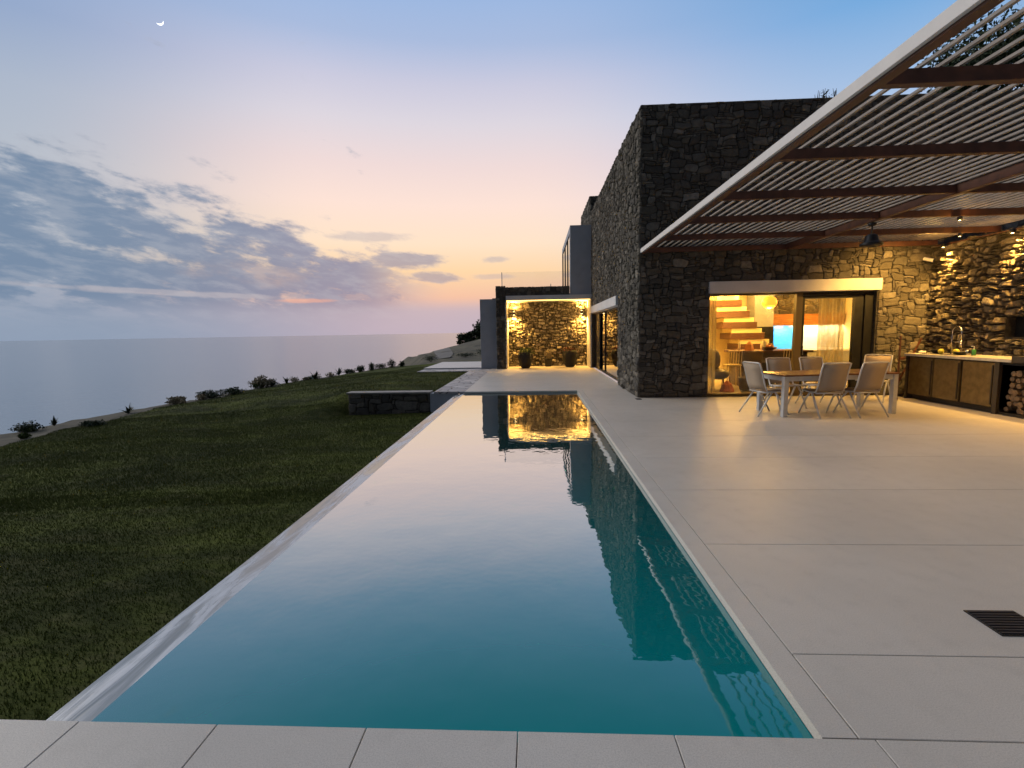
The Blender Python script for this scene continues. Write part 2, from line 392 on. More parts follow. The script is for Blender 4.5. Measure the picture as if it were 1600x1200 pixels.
# ------------------------------------------------------------------ sky
def build_world():
    w = bpy.data.worlds.new('World'); S.world = w; w.use_nodes = True
    nt = NT(w.node_tree); bg = nt.n['Background']
    d = nt.node('ShaderNodeTexCoord').outputs['Generated']
    sp = nt.node('ShaderNodeSeparateXYZ', Vector=d); x,y,z = sp.outputs
    az = nt.math('MULTIPLY', nt.math('ARCTAN2', x, y), 180/PI)
    el = nt.math('MULTIPLY', nt.math('ARCSINE', z), 180/PI)
    def deg(e): return max(0, min(1, e/90))
    e01 = nt.math('DIVIDE', el, 90, clamp=True)
    def R(stops): return nt.ramp(e01, [(deg(e), lin(*c)) for e,c in stops])
    left = R([(0,(146,163,186)),(3,(150,163,184)),(8,(170,180,193)),(15,(182,190,202)),(20,(172,184,203)),(25,(148,169,203)),(30,(146,172,210)),(52,(150,176,214)),(70,(202,204,208)),(90,(196,193,190))])
    mid = R([(0,(196,178,188)),(2.6,(206,182,186)),(4,(244,194,166)),(7,(255,216,170)),(10,(255,228,200)),(14,(254,227,214)),(18,(240,219,217)),(22,(222,215,224)),(25.5,(203,203,223)),(29,(170,188,222)),(34,(150,182,226)),(48,(130,170,218)),(70,(198,202,208)),(90,(196,193,190))])
    right = R([(0,(206,196,214)),(8,(208,202,226)),(14,(194,201,232)),(20,(170,195,228)),(27,(116,170,222)),(36,(104,158,210)),(50,(120,160,208)),(72,(196,200,206)),(90,(196,193,190))])
    back = R([(0,(36,40,50)),(8,(38,44,58)),(25,(44,52,70)),(50,(74,84,108)),(72,(140,146,160)),(90,(196,193,190))])
    c = nt.mix(nt.sm(az, -49, -22), left, mid)
    c = nt.mix(nt.sm(az, -2, 36), c, right)
    aa = nt.math('ABSOLUTE', nt.math('SUBTRACT', az, -15))
    aw = nt.math('MINIMUM', aa, nt.math('SUBTRACT', 360, aa))
    c = nt.mix(nt.sm(aw, 50, 92), c, back)
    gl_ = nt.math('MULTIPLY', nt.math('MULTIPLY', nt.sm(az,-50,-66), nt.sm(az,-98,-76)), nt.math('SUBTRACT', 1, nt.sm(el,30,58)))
    c = nt.mix(gl_, c, (7.2,6.6,5.9,1))                        # unseen glow added left of the frame to light deck and side wall
    # clouds: layered noise in azimuth / elevation, thinner towards the upper right
    def cvec(sx, sy, ox=0.0, sk=0.0):
        cb = nt.node('ShaderNodeCombineXYZ', X=nt.math('MULTIPLY_ADD', az, sx, ox), Y=nt.math('ADD', nt.math('MULTIPLY', el, sy), nt.math('MULTIPLY', az, sk)))
        return cb.outputs[0]
    top = nt.math('MULTIPLY_ADD', az, -.27, 5.6)               # cloud bank's upper limit falls to the right
    top = nt.math('MINIMUM', nt.math('MAXIMUM', top, 5.0), 17.5)
    dd = nt.math('SUBTRACT', top, el)
    n1 = nt.noise(cvec(.070,.16,3.1,.028), 1.9, 10, .58, .15)
    n2 = nt.noise(cvec(.11,.33,7.7,.04), 2.8, 9, .62, .2)
    nn = nt.math('ADD', nt.math('MULTIPLY', n1, .68), nt.math('MULTIPLY', n2, .32))
    thr = nt.math('MULTIPLY_ADD', nt.sm(dd, -2.6, 5.5), -.25, .645)
    cov = nt.sm(nt.math('SUBTRACT', nn, thr), -.05, .10)
    azfade = nt.math('SUBTRACT', 1, nt.sm(az, -21, -9))
    cov = nt.math('MULTIPLY', cov, azfade)
    low = nt.math('SUBTRACT', 1, nt.sm(el, 1.8, 4.2))          # smooth haze layer under the clouds
    cov = nt.math('MULTIPLY', cov, nt.math('SUBTRACT', 1, nt.math('MULTIPLY', low, .45)))
    def streak(a0, e0, wa, we, k, slope=0.0):
        da = nt.math('DIVIDE', nt.math('SUBTRACT', az, a0), wa)
        de = nt.math('DIVIDE', nt.math('SUBTRACT', nt.math('SUBTRACT', el, e0), nt.math('MULTIPLY', nt.math('SUBTRACT', az, a0), slope)), we)
        r2 = nt.math('ADD', nt.math('POWER', nt.math('ABSOLUTE', da), 2), nt.math('POWER', nt.math('ABSOLUTE', de), 2))
        g = nt.math('SUBTRACT', 1, nt.math('SQRT', r2))
        return nt.math('MULTIPLY', nt.sm(nt.math('ADD', g, nt.math('MULTIPLY_ADD', n2, 1.5, -.75)), -.05, .5), k)
    for a in ((-15.2,8.1,6.0,1.1,.8,.03),(-11.5,6.3,3.4,.8,.7,0),(-27.5,6.0,9,1.9,.95,-.06),(-18.5,10.6,5,.7,.45,.02),(-4.5,8.3,1.8,.45,.5,0),(-22,4.2,9,1.2,.8,0),(-5.0,6.4,2.8,.4,.4,0)):
        cov = nt.math('MAXIMUM', cov, streak(*a))
    warm = nt.math('MULTIPLY', nt.sm(az, -44, -16), nt.math('SUBTRACT', 1, nt.sm(el, 9, 20)))
    ccol = nt.mix(warm, lin(112,135,163), lin(140,142,168))
    edge = nt.mix(nt.sm(cov,.0,.85), lin(214,206,208), ccol)
    n3 = nt.noise(cvec(.09,.30,1.3,.03), 3.1, 9, .6, .2)
    shade = nt.mix(nt.math('MULTIPLY', nt.sm(n3,.42,.66), .6), ccol, lin(184,188,198))
    c = nt.mix(nt.math('MULTIPLY', cov, .90), c, nt.mix(.55, edge, shade))
    # orange light leaking under the clouds around the place where the sun went down
    g = nt.math('MULTIPLY', streak(-31,6.3,6,1.3,.8,-.05), nt.math('SUBTRACT', 1, nt.math('MULTIPLY', cov, .85)))
    c = nt.mix(nt.math('MULTIPLY', g, nt.sm(n1,.62,.44)), c, lin(255,200,152))
    g = streak(-25.5,3.7,3.6,.30,.6,0); c = nt.mix(g, c, lin(246,178,150))
    g = streak(-38,4.3,13,.36,.38,-.03); c = nt.mix(g, c, lin(208,196,196))
    # smooth haze at the horizon
    hz = nt.mix(nt.sm(az,-44,-10), lin(142,158,180), lin(192,178,190))
    c = nt.mix(nt.math('MULTIPLY', nt.math('SUBTRACT', 1, nt.sm(el, .6, 4.2)), .85), c, nt.mix(nt.sm(aw,60,118), hz, lin(36,40,50)))
    # physical sky for the glow of a sun just under the horizon, weak
    sk = nt.node('ShaderNodeTexSky', _sky_type='NISHITA', _sun_disc=False, _sun_elevation=math.radians(0.5), _sun_rotation=math.radians(-18))
    c2 = nt.mix(1.0, c, nt.mix(1.0, sk.outputs[0], (.003,.003,.003,1), 'MULTIPLY'), 'ADD')
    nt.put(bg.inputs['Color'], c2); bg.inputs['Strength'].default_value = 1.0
build_world()
# the sun has set: the light outdoors is the sky's, with the added off-frame glow

S.view_settings.view_transform = 'Standard'; S.view_settings.look = 'None'
S.view_settings.gamma = 1; S.view_settings.exposure = 0

WARM = (1,.53,.11)
def light(kind, loc, power, parent, color=WARM, size=.05, spot=None, blend=.6, aim=None, shape=None):
    ld = bpy.data.lights.new('bulb', kind); ld.energy = power; ld.color = color
    o = bpy.data.objects.new('bulb', ld); COL.objects.link(o); o.parent = parent
    o.location = Vector(loc)-root_off(parent)
    if kind == 'AREA':
        if shape: ld.shape = 'RECTANGLE'; ld.size, ld.size_y = shape
        else: ld.size = size
    else: ld.shadow_soft_size = size
    if kind == 'SPOT': ld.spot_size = math.radians(spot); ld.spot_blend = blend
    if aim is not None: o.rotation_euler = Vector(aim).to_track_quat('-Z','Y').to_euler()
    return o

# ------------------------------------------------------------------ rubble masonry
def rubble(W, H, mapf, mat, name, parent, seed, holes=(), u=.06, big=(3,7), tall=(2,4), relief=.04, gap=.008, flip=False, proud=1.0):
    q = random.Random(seed)
    nu, nv = max(1,int(round(W/u))), max(1,int(round(H/(u*.85))))
    du, dv = W/nu, H/nv
    occ = [[False]*nu for _ in range(nv)]
    for (a0,a1,b0,b1) in holes:
        for j in range(nv):
            for i in range(nu):
                if a0-1e-4 < (i+.5)*du < a1+1e-4 and b0-1e-4 < (j+.5)*dv < b1+1e-4: occ[j][i] = True
    ph = [q.uniform(0,6.28) for _ in range(8)]
    def warp(a,b):
        # fades to nothing at the wall's border, so corners and openings stay straight
        e = min(a, W-a, b, H-b)
        for (a0,a1,b0,b1) in holes:
            ex = max(a0-a, a-a1, b0-b, b-b1); e = min(e, max(0,ex))
        k = min(1, max(0,e)/.15)
        A = .030*k
        return (a + A*math.sin(b*9.1+ph[0]+1.7*math.sin(a*3+ph[1])) + .4*A*math.sin(b*23+a*11+ph[2]),
                b + A*.75*math.sin(a*7.3+ph[3]+1.5*math.sin(b*4+ph[4])) + .4*A*math.sin(a*19-b*8+ph[5]))
    mb = MB()
    for j in range(nv):
        for i in range(nu):
            if occ[j][i]: continue
            r = q.random()
            w = q.randint(*big); h = q.randint(*tall)
            if r < .26: w, h = q.randint(1,4), 1
            elif r < .30: w, h = big[1]+q.randint(0,2), tall[1]
            ww = 0
            while ww < w and i+ww < nu and not occ[j][i+ww]: ww += 1
            hh = 1
            while hh < h and j+hh < nv and all(not occ[j+hh][i+k] for k in range(ww)): hh += 1
            for b in range(hh):
                for a in range(ww): occ[j+b][i+a] = True
            a0,a1,b0,b1 = i*du, (i+ww)*du, j*dv, (j+hh)*dv
            g = gap*q.uniform(.6,1.3)/2
            a0+=g; a1-=g; b0+=g; b1-=g
            cw, ch = a1-a0, b1-b0
            m = min(cw,ch)
            pts = []
            def c(): return m*q.uniform(.04,.26)
            for (px,py,sx,sy,first) in ((a0,b0,1,1,'v'),(a1,b0,-1,1,'h'),(a1,b1,-1,-1,'v'),(a0,b1,1,-1,'h')):
                A_ = (px, py+sy*c()); B_ = (px+sx*c(), py)
                mid = (px+sx*m*.07, py+sy*m*.07)
                p3 = [A_, mid, B_] if first == 'v' else [B_, mid, A_]
                pts += p3
            # mid-edge points
            P = []
            n0 = len(pts)
            for k,p in enumerate(pts):
                P.append(p)
                if k % 3 == 2:
                    nx = pts[(k+1)%n0]
                    P.append(((p[0]+nx[0])/2+q.uniform(-.06,.06)*m, (p[1]+nx[1])/2+q.uniform(-.06,.06)*m))
            n = len(P); cx, cy = (a0+a1)/2, (b0+b1)/2
            R = relief*q.uniform(.45,1.15)*min(1,.5+m/.14)
            tx, ty = q.uniform(-.25,.25)*R/max(.08,cw), q.uniform(-.3,.3)*R/max(.08,ch)
            vs = []
            for (sc,dp) in ((1.0,-.02),(.97,R*.45),(.86,R*.85),(.55,R*1.0)):
                for p in P:
                    aa, bb = cx+(p[0]-cx)*sc, cy+(p[1]-cy)*sc
                    d = dp
                    if dp > 0: d = dp + (tx*(aa-cx)+ty*(bb-cy))*2 + q.uniform(-.14,.14)*R
                    aa, bb = warp(aa, bb)
                    vs.append(mapf(aa, bb, d*proud))
            aa,bb = warp(cx,cy); vs.append(mapf(aa,bb,R*1.03*proud))
            fs = []
            for t in range(3):
                for k in range(n):
                    fs.append((t*n+k, t*n+(k+1)%n, (t+1)*n+(k+1)%n, (t+1)*n+k))
            for k in range(n): fs.append((3*n+k, 3*n+(k+1)%n, 4*n))
            if flip: fs = [f[::-1] for f in fs]
            mb.add(vs, fs)
    return mb.build(name, mat, parent, smooth=False)

fy = lambda x0, Y, z0: (lambda a,b,d: (x0+a, Y-d, z0+b))         # wall facing the camera (-y)
fx = lambda X, y1, z0: (lambda a,b,d: (X-d, y1-a, z0+b))         # wall facing left (-x), a runs towards the camera

# ------------------------------------------------------------------ the setting: sea, land, lawn
def disc(name, z, r, mat, n=96):
    rings = [0, 30, 120, 500, 2000, 8000, 30000, r]; V = [(0,0,z)]; F = []
    for R_ in rings[1:]:
        for k in range(n): V.append((R_*math.cos(2*PI*k/n), R_*math.sin(2*PI*k/n), z))
    mb = MB(); mb.v = V
    for k in range(n): mb.f.append((0, 1+k, 1+(k+1)%n)); mb.mi.append(0)
    for i in range(len(rings)-2):
        for k in range(n):
            a = 1+i*n; b = a+n
            mb.f.append((a+k, b+k, b+(k+1)%n, a+(k+1)%n)); mb.mi.append(0)
    return tag(mb.build(name, mat), kind='structure')
disc('sea', -45, 90000, M['sea'])

EY = [-20, 5, 12.4, 13.6, 14.65, 16.7, 19.6, 21.65, 23.6, 26.8, 28.4, 31.5, 36, 60, 90]
EX = [-16.5, -15.6, -14.8, -14.6, -14.1, -13.4, -12.85, -12.3, -11.4, -10, -7.6, -7.4, -8.3, -15, -24]
BW = [2.4, 2.3, 2.0, 1.9, 1.6, 1.3, .9, .6, .7, .5, .5, .5, .5, .5, .5]
def sstep(a, b, x): t = np.clip((x-a)/(b-a),0,1); return t*t*(3-2*t)
def vnoise(x, y, s, seed):
    return (np.sin(x*s*1.3+seed)*np.cos(y*s*.9+seed*2.1)+np.sin(x*s*2.7+y*s*1.9+seed*3)*.5+np.cos(y*s*3.3-x*s*1.1+seed)*.35)/1.85
def height(x, y):
    x = np.asarray(x, float); y = np.asarray(y, float)
    lower = -.55 - .032*np.clip(-2.2-x,0,30)
    upper = -.035 - .09*np.clip(-5-x,0,30)
    # near the retaining wall the step is abrupt, further left it is a grassed bank
    k = sstep(-5.0,-6.6,x)
    y0 = 13.2*(1-k)+11.9*k; y1 = 13.4*(1-k)+15.2*k
    t = np.clip((y-y0)/(y1-y0),0,1); t = t*t*(3-2*t)
    h = lower*(1-t)+upper*t + .035*vnoise(x,y,.8,1.3)*sstep(-3,-6,x)
    far = sstep(27, 60, y)
    h = h*(1-far) + far*(-1.35+np.clip(x+15,-5,60)*.26)
    return h
def grid(name, xs_of_y, ys, mat, hf):
    V = []; nx = None
    for y in ys:
        xs = xs_of_y(y); nx = len(xs)
        z = hf(xs, np.full(len(xs), y)); V.append(np.stack([xs, np.full(nx,y), z], 1))
    V = np.concatenate(V); ny = len(ys)
    i, j = np.meshgrid(np.arange(nx-1), np.arange(ny-1)); a = (j*nx+i).ravel()
    F = np.stack([a, a+1, a+nx+1, a+nx], 1)
    return np_mesh(name, V, F, mat, smooth=True)
ex = lambda y: float(np.interp(y, EY, EX))
bw = lambda y: float(np.interp(y, EY, BW))
wob = lambda y: .22*math.sin(y*1.9)+.14*math.sin(y*4.3+1)
def lawn_xs(y):
    a = ex(y)+bw(y)+wob(y); b = -2.16 if y < 13.3 else (-2.78 if y < 26 else 6)
    return a+(b-a)*np.linspace(0,1,64)
ys = np.concatenate([np.arange(-12,12.9,.35), np.arange(12.9,13.6,.05), np.arange(13.6,28,.3)])
tag(grid('lawn', lawn_xs, ys, M['lawn'], height), kind='structure')
def bank_xs(y):
    e = ex(y); w = bw(y)+wob(y)+.25
    return np.concatenate([e+w*np.linspace(1,0,9)[::1], e-np.array([.4,1.2,3,8,20,45])])[::-1]
def bank_h(x, y):
    e = np.array([ex(v) for v in y]); d = np.clip(e-x,0,100)
    return height(np.maximum(x,e),y) + .05*vnoise(x,y,3.1,.4)*sstep(1.5,0,x-e-1) - .012*np.ones_like(x) - d*.95
tag(grid('dirt_bank', bank_xs, np.arange(-12,28.2,.3), M['soil'], bank_h), kind='structure')
def hill_xs(y):
    e = ex(y); return np.concatenate([e-np.array([60,20,6,2,.7]), e+(45-e)*np.linspace(0,1,60)**1.5])
def hill_h(x, y):
    e = np.array([ex(v) for v in y]); d = np.clip(e-x,0,100)
    return height(np.maximum(x,e),y)+.12*vnoise(x,y,.9,.7)-d*.8-.03
M['scrub'] = simple('dry_scrub', (.085,.075,.045), .95, nscale=.8, var=.5, bump=.9, bscale=5)
tag(grid('hillside', hill_xs, np.concatenate([np.arange(27.5,44,.8), np.arange(44,91,2)]), M['scrub'], hill_h), kind='structure')
# pale track running along the shoulder beyond the lawn
tv = []; 
for i in range(30):
    t = i/29; y = 31.5+t*24; xc = ex(y)+1.2+t*1.4
    for s in (-.6-.2*t, .6+.4*t): tv.append((xc+s, y, float(height(xc+s,y))+.02))
tm = MB(); tm.add(tv, [(2*i,2*i+1,2*i+3,2*i+2) for i in range(29)])
tag(tm.build('dirt_track', simple('pale_track', (.15,.14,.125), .9, nscale=2, var=.2)), kind='structure')

# grass blades on the lawn
def blades(n, seed, rng_x, rng_y, hmin, hmax):
    r = np.random.default_rng(seed)
    x = r.uniform(*rng_x, n); y = r.uniform(*rng_y, n)
    e = np.array([ex(v)+bw(v)+wob(v) for v in y])
    ok = (x > e-.05) & (x < np.where(y < 13.05, -2.2, np.where(y<20.2,-2.82,-5.0))) & ~((y>13.02)&(y<13.5)&(x>-5.25))
    x, y = x[ok], y[ok]; z = height(x,y)
    n = len(x); h = r.uniform(hmin,hmax,n)*(.7+.5*(vnoise(x,y,1.4,2.2)+1)/2); a = r.uniform(0,2*PI,n); w = .004+.003*r.random(n)
    lx, ly = r.normal(0,.3,n)*h, r.normal(0,.3,n)*h
    p0 = np.stack([x-np.cos(a)*w, y-np.sin(a)*w, z-.01],1); p1 = np.stack([x+np.cos(a)*w, y+np.sin(a)*w, z-.01],1)
    p2 = np.stack([x+lx, y+ly, z+h],1)
    V = np.stack([p0,p1,p2],1).reshape(-1,3); F = np.arange(len(V)).reshape(-1,3)
    return V, F
A = blades(90000, 3, (-9,-2.1), (2.0,6.6), .014,.034); B = blades(240000, 4, (-15,-2.1), (6.0,13.6), .018,.042); C_ = blades(80000, 5, (-13,-2.1), (13.4,24), .02,.05)
V = np.concatenate([A[0],B[0],C_[0]])
tag(np_mesh('grass', V, np.arange(len(V)).reshape(-1,3), M['grass_blade']), kind='stuff')

# terrace slabs with open joints
gp = .0018
def slabs(xs, ys, z=0.0, t=.05, mb=None):
    mb = mb or MB()
    for i in range(len(xs)-1):
        for j in range(len(ys)-1):
            mb.box(xs[i]+gp, xs[i+1]-gp, ys[j]+gp, ys[j+1]-gp, z-t, z)
    return mb
mb = MB()
jy = [1.79+gp*0, 2.29, 3.53, 4.77, 6.01, 7.25, 8.49, 9.73, 11.44]
slabs([1.242, 8.16], jy, mb=mb)
slabs([-3.2,-1.94,-1.34,-.71,-.09,.53,1.30,2.37,4.5,8.9], [-4,-1.2,.35,1.79], mb=mb)
slabs([1.242, 2.46], [11.44,13.0], mb=mb)
slabs([-1.95,2.46], [13.0,22.36], mb=mb)
o = mb.build('terrace', M['deck']); tag(o, kind='structure'); b_ = o.modifiers.new('bevel','BEVEL'); b_.width = .0025; b_.segments = 1
tag(MB().box(1.11,9.2,-4,13,-.5,-.052).box(-3.2,1.11,-4,1.7,-1.2,-.052).box(-2.1,2.46,13.1,24,-.5,-.052).build('terrace_bed', simple('joint_grit',(.26,.24,.21),.95,nscale=30)), kind='structure')
tag(slabs([1.10,1.238],[1.79,4.77,7.25,9.73,13.0]).build('coping', M['deck']), kind='structure')
tag(MB().box(-2.8,-1.957,13.06,20.1,-.06,-.004).build('stone_path', M['crazy']), kind='structure')
tag(MB().box(-5.0,-2.42,20.1,21.3,-.06,-.004).box(-2.415,-1.955,20.1,21.25,-.06,-.004).build('stone_path', M['crazy']), kind='structure')
tag(MB().box(-5.0,-1.7,21.36,25.8,-.06,.05).build('paving', M['pave_white']), kind='structure')
# pool
pb = MB()
x0,x1,y0,y1,zb = -1.95,1.10,1.79,13.0,-1.45
pb.add([(x0,y0,zb),(x1,y0,zb),(x1,y1,zb),(x0,y1,zb),(x0,y0,-.06),(x1,y0,-.052),(x1,y1,-.052),(x0,y1,-.06)],
       [(0,1,2,3),(0,4,5,1),(1,5,6,2),(2,6,7,3),(3,7,4,0)])
tag(pb.build('pool_basin', M['pool']), kind='structure')
tag(MB().box(-2.12,-1.953,1.70,13.1,-1.2,-.09).build('pool_wall', M['grey_plaster']), kind='structure')
wv = MB(); wv.add([(x0-.004,y0,-.055),(x1,y0,-.055),(x1,y1,-.055),(x0-.004,y1,-.055)],[(0,1,2,3)])
tag(wv.build('pool_water', M['water']), kind='structure')
mv = MB()                                                            # wet overflow ledge, tilted outwards
mv.add([(-1.954,1.79,-.056),(-1.954,13.05,-.056),(-2.20,13.05,-.085),(-2.20,1.79,-.085),(-1.954,1.79,-.14),(-1.954,13.05,-.14),(-2.20,13.05,-.14),(-2.20,1.79,-.14)],
       [(0,1,2,3),(3,2,6,7),(0,3,7,4),(1,5,6,2)])
tag(mv.build('overflow_ledge', M['marble']), kind='structure')

# ------------------------------------------------------------------ the house
H = thing('stone_house', 'two-storey rough stone house with flat roofs and lit glass doors beside the pool', 'house', (2.42,11.5,0))
HX, HY, HT = 2.42, 11.5, 6.56
# solid cores behind the stone faces
core = MB()
core.box(2.45,4.0,11.52,11.85,0,2.638); core.box(7.75,13.6,11.52,11.85,0,2.638); core.box(2.45,13.6,11.52,11.85,2.64,HT-.03)
core.box(2.45,2.80,11.85,14.3,0,HT-.03); core.box(2.45,2.80,14.3,21.0,2.58,HT-.03); core.box(2.45,2.80,21.0,22.0,0,HT-.03)
core.box(13.2,13.6,11.85,22,0,HT-.03); core.box(2.80,13.2,21.6,22.0,0,HT-.03)
core.build('wall_core', M['mortar'], H)
rubble(11.2, HT, fy(2.40,HY,0), M['stone'], 'stone_wall', H, 11, holes=((1.60,5.35,0,2.66),), u=.052, big=(2,7), tall=(1,4), relief=.034)
rubble(10.56, HT, fx(HX,22.02,0), M['stone'], 'stone_wall', H, 12, holes=((1.02,7.72,0,2.60),), u=.052, big=(2,6), tall=(1,4), relief=.05)
MB().box(2.46,13.6,11.54,22.0,HT-.028,HT+.02).build('roof', M['mortar'], H)
# higher block behind
blk = MB().box(2.47,9,22.02,26,2.9,7.40); blk.build('wall_core', M['mortar'], H)
rubble(3.0, 1.0, fy(2.45,22.0,6.42), M['stone'], 'stone_wall', H, 13, relief=.04)
rubble(4.0, 4.6, fx(2.45,26.0,2.82), M['stone'], 'stone_wall', H, 14, relief=.04)
# white upper tower with glazed side
MB().box(1.50,2.38,20.93,21.25,3.13,5.98).build('tower_wall', M['grey_plaster'], H)
MB().box(1.50,2.45,21.252,27.0,5.72,5.98).build('tower_roof', M['grey_plaster'], H)
for a_,b_ in ((22.9,22.98),(24.8,24.9),(26.85,27.0)): MB().box(1.50,1.58,a_,b_,3.31,5.70).build('window_frame', M['black_metal'], H)
w = MB().box(1.50,1.58,21.26,21.34,3.31,5.70).build('window_frame', M['black_metal'], H)
MB().box(1.53,1.55,21.34,26.85,3.31,5.70).build('glass', M['glass_tinted'], w)
MB().box(2.2,2.24,21.26,26.9,3.31,5.71).build('tower_blind', M['curtain'], H)
# wing with the lit alcove
MB().box(-1.66,-1.29,20.93,24,0,3.12).box(-1.66,-1.29,20.93,24,3.125,3.50).box(-1.29,1.45,20.93,21.2,3.14,3.47).box(-1.29,2.44,22.44,22.8,0,3.12).build('wall_core', M['mortar'], H)
rubble(.43, 3.55, fy(-1.68,20.92,0), M['stone'], 'stone_wall', H, 15, u=.055, big=(2,4), relief=.04)
rubble(3.1, 3.55, fx(-1.66,24.0,0), M['stone'], 'stone_wall', H, 16, relief=.03)
rubble(2.72, .36, fy(-1.25,20.92,3.135), M['stone'], 'stone_wall', H, 17, u=.05, relief=.035)
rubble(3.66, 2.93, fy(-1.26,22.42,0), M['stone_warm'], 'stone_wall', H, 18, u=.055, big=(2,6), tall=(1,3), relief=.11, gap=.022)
MB().box(-1.245,2.40,20.86,22.43,2.93,3.125).build('canopy', M['plaster'], H, bevel=.006)
MB().box(-1.288,-1.235,20.90,22.36,0,2.928).build('alcove_lining', M['plaster'], H)
MB().box(2.345,2.405,20.98,22.36,0,2.928).build('alcove_lining', M['plaster'], H)
MB().box(-1.29,2.45,22.45,26.5,3.125,3.30).build('roof', M['mortar'], H)
for a_,b_,c_ in ((-1.42,-1.39,4.13),(.66,.69,3.60)): MB().box(a_,b_,21.02,21.05,3.47,c_).build('railing_post', M['steel'], H)
rg = MB(); rg.box(-1.39,1.48,21.03,21.042,3.50,4.12); rg.build('railing_glass', M['rail_glass'], H)
# side window: white lintel, glass, dark frames
MB().box(2.32,2.78,14.28,21.03,2.31,2.585).build('lintel', M['plaster'], H, bevel=.006)
wf = MB()
wf.box(2.56,2.64,14.3,21,.0,.07).box(2.56,2.64,14.3,21,2.25,2.308)
for yy,ww in ((14.3,.05),(18.15,.05),(19.7,.10),(20.85,.15)): wf.box(2.562,2.638,yy,yy+ww,.07,2.25)
wf.box(2.53,2.56,19.35,20.45,.07,2.25)
win = wf.build('window_frame', M['black_metal'], H)
MB().box(2.595,2.607,14.35,20.85,.07,2.25).build('glass', M['glass_tinted'], win)
# front sliding door
MB().box(4.003,7.747,11.515,11.84,2.395,2.637).box(3.98,7.77,11.40,11.512,2.395,2.655).build('lintel', M['white_paint'], H, bevel=.006)
df = MB()
df.box(4.0,4.06,11.62,11.78,.05,2.39).box(4.0,7.75,11.62,11.78,.0,.05).box(4.06,6.02,11.64,11.72,2.345,2.39).box(6.02,6.16,11.60,11.72,.05,2.39)
fr1 = df.build('door_frame', simple('bronze_frame',(.11,.075,.03),.5), H)
MB().box(4.06,6.02,11.675,11.687,.05,2.345).build('glass', M['glass'], fr1)
df = MB()
df.box(6.17,6.24,11.66,11.76,.06,2.32).box(7.36,7.56,11.66,11.76,.06,2.32).box(6.24,7.36,11.66,11.76,2.24,2.32).box(6.24,7.36,11.66,11.76,.06,.14).box(6.16,7.75,11.64,11.78,2.325,2.39)
df.box(7.56,7.75,11.62,11.80,.05,2.32)
fr2 = df.build('door_frame', M['black_metal'], H)
MB().box(6.24,7.36,11.70,11.712,.14,2.24).build('glass', M['glass'], fr2)
MB().box(6.19,6.215,11.60,11.655,.95,1.15).build('handle', M['steel'], fr2)
# interior shell
MB().box(2.80,10.4,11.86,21.6,-.02,.03).build('interior_floor', M['floor_in'], H)
inn = MB().box(2.80,10.4,11.86,21.6,2.90,3.0).build('ceiling', M['cream'], H)
MB().box(4.45,4.60,13.2,17.0,.03,2.9).box(2.81,4.45,13.1,13.2,.03,2.9).box(4.6,10.4,17.0,17.15,.03,2.9).box(10.25,10.4,11.86,17.0,.03,2.9).build('partition', M['cream'], H)
MB().box(7.15,7.75,16.3,16.95,.03,2.9).build('column', M['grey_plaster'], H)
MB().box(4.46,4.59,17.16,21.6,.03,2.9).build('partition', M['cream'], H)
rubble(2.5, 1.0, fy(7.75,16.98,1.98), M['stone_warm'], 'stone_wall', H, 31, relief=.05)

# pale garden wall at the side of the wing
W2 = thing('white_wall', 'tall plain pale grey rendered wall standing left of the lit alcove', 'wall', (-2.06,21.4,0))
MB().box(-2.41,-1.69,21.30,21.62,0,3.03).build('wall_panel', M['grey_plaster'], W2, bevel=.008)
MB().box(-1.86,-1.66,21.28,21.40,3.032,3.06).build('coping', M['black_metal'], W2)

# low retaining wall between the two lawns
W3 = thing('retaining_wall', 'low dry stone retaining wall between the lower and upper lawn', 'wall', (-4,13.1,-.6))
MB().box(-5.2,-2.93,13.13,13.42,-.85,-.05).build('wall_core', M['mortar'], W3)
rubble(2.30, .66, fy(-5.22,13.11,-.70), M['stone'], 'stone_face', W3, 41, u=.075, big=(3,6), tall=(2,4), relief=.045)
MB().box(-5.26,-2.9,13.06,13.45,-.048,.0).build('capstone', simple('capstone',(.30,.28,.26),.85,nscale=8,var=.2), W3, bevel=.012)
MB().box(-2.92,-2.18,13.08,13.42,-.9,-.045).build('end_block', M['grey_plaster'], W3, bevel=.008)

# side wall behind the outdoor kitchen
W4 = thing('kitchen_wall', 'rough dry stone wall behind the outdoor kitchen counter, lit from above', 'wall', (8.95,6,0))
c4 = MB().box(8.93,9.4,-3,8.25,0,3.36).box(8.93,9.4,9.70,11.5,0,3.36).box(8.93,9.4,8.25,9.70,0,1.33).box(8.93,9.4,8.25,9.70,1.72,3.36)
c4.build('wall_core', M['mortar'], W4)
rubble(9.5, 3.36, fx(8.90,11.5,0), M['stone_kitchen'], 'stone_face', W4, 51, holes=((1.80,3.25,1.33,1.72),), u=.055, big=(2,5), tall=(1,3), relief=.10, gap=.03)
MB().box(9.1,9.38,8.25,9.70,1.33,1.72).build('oven_recess', M['black_metal'], W4)
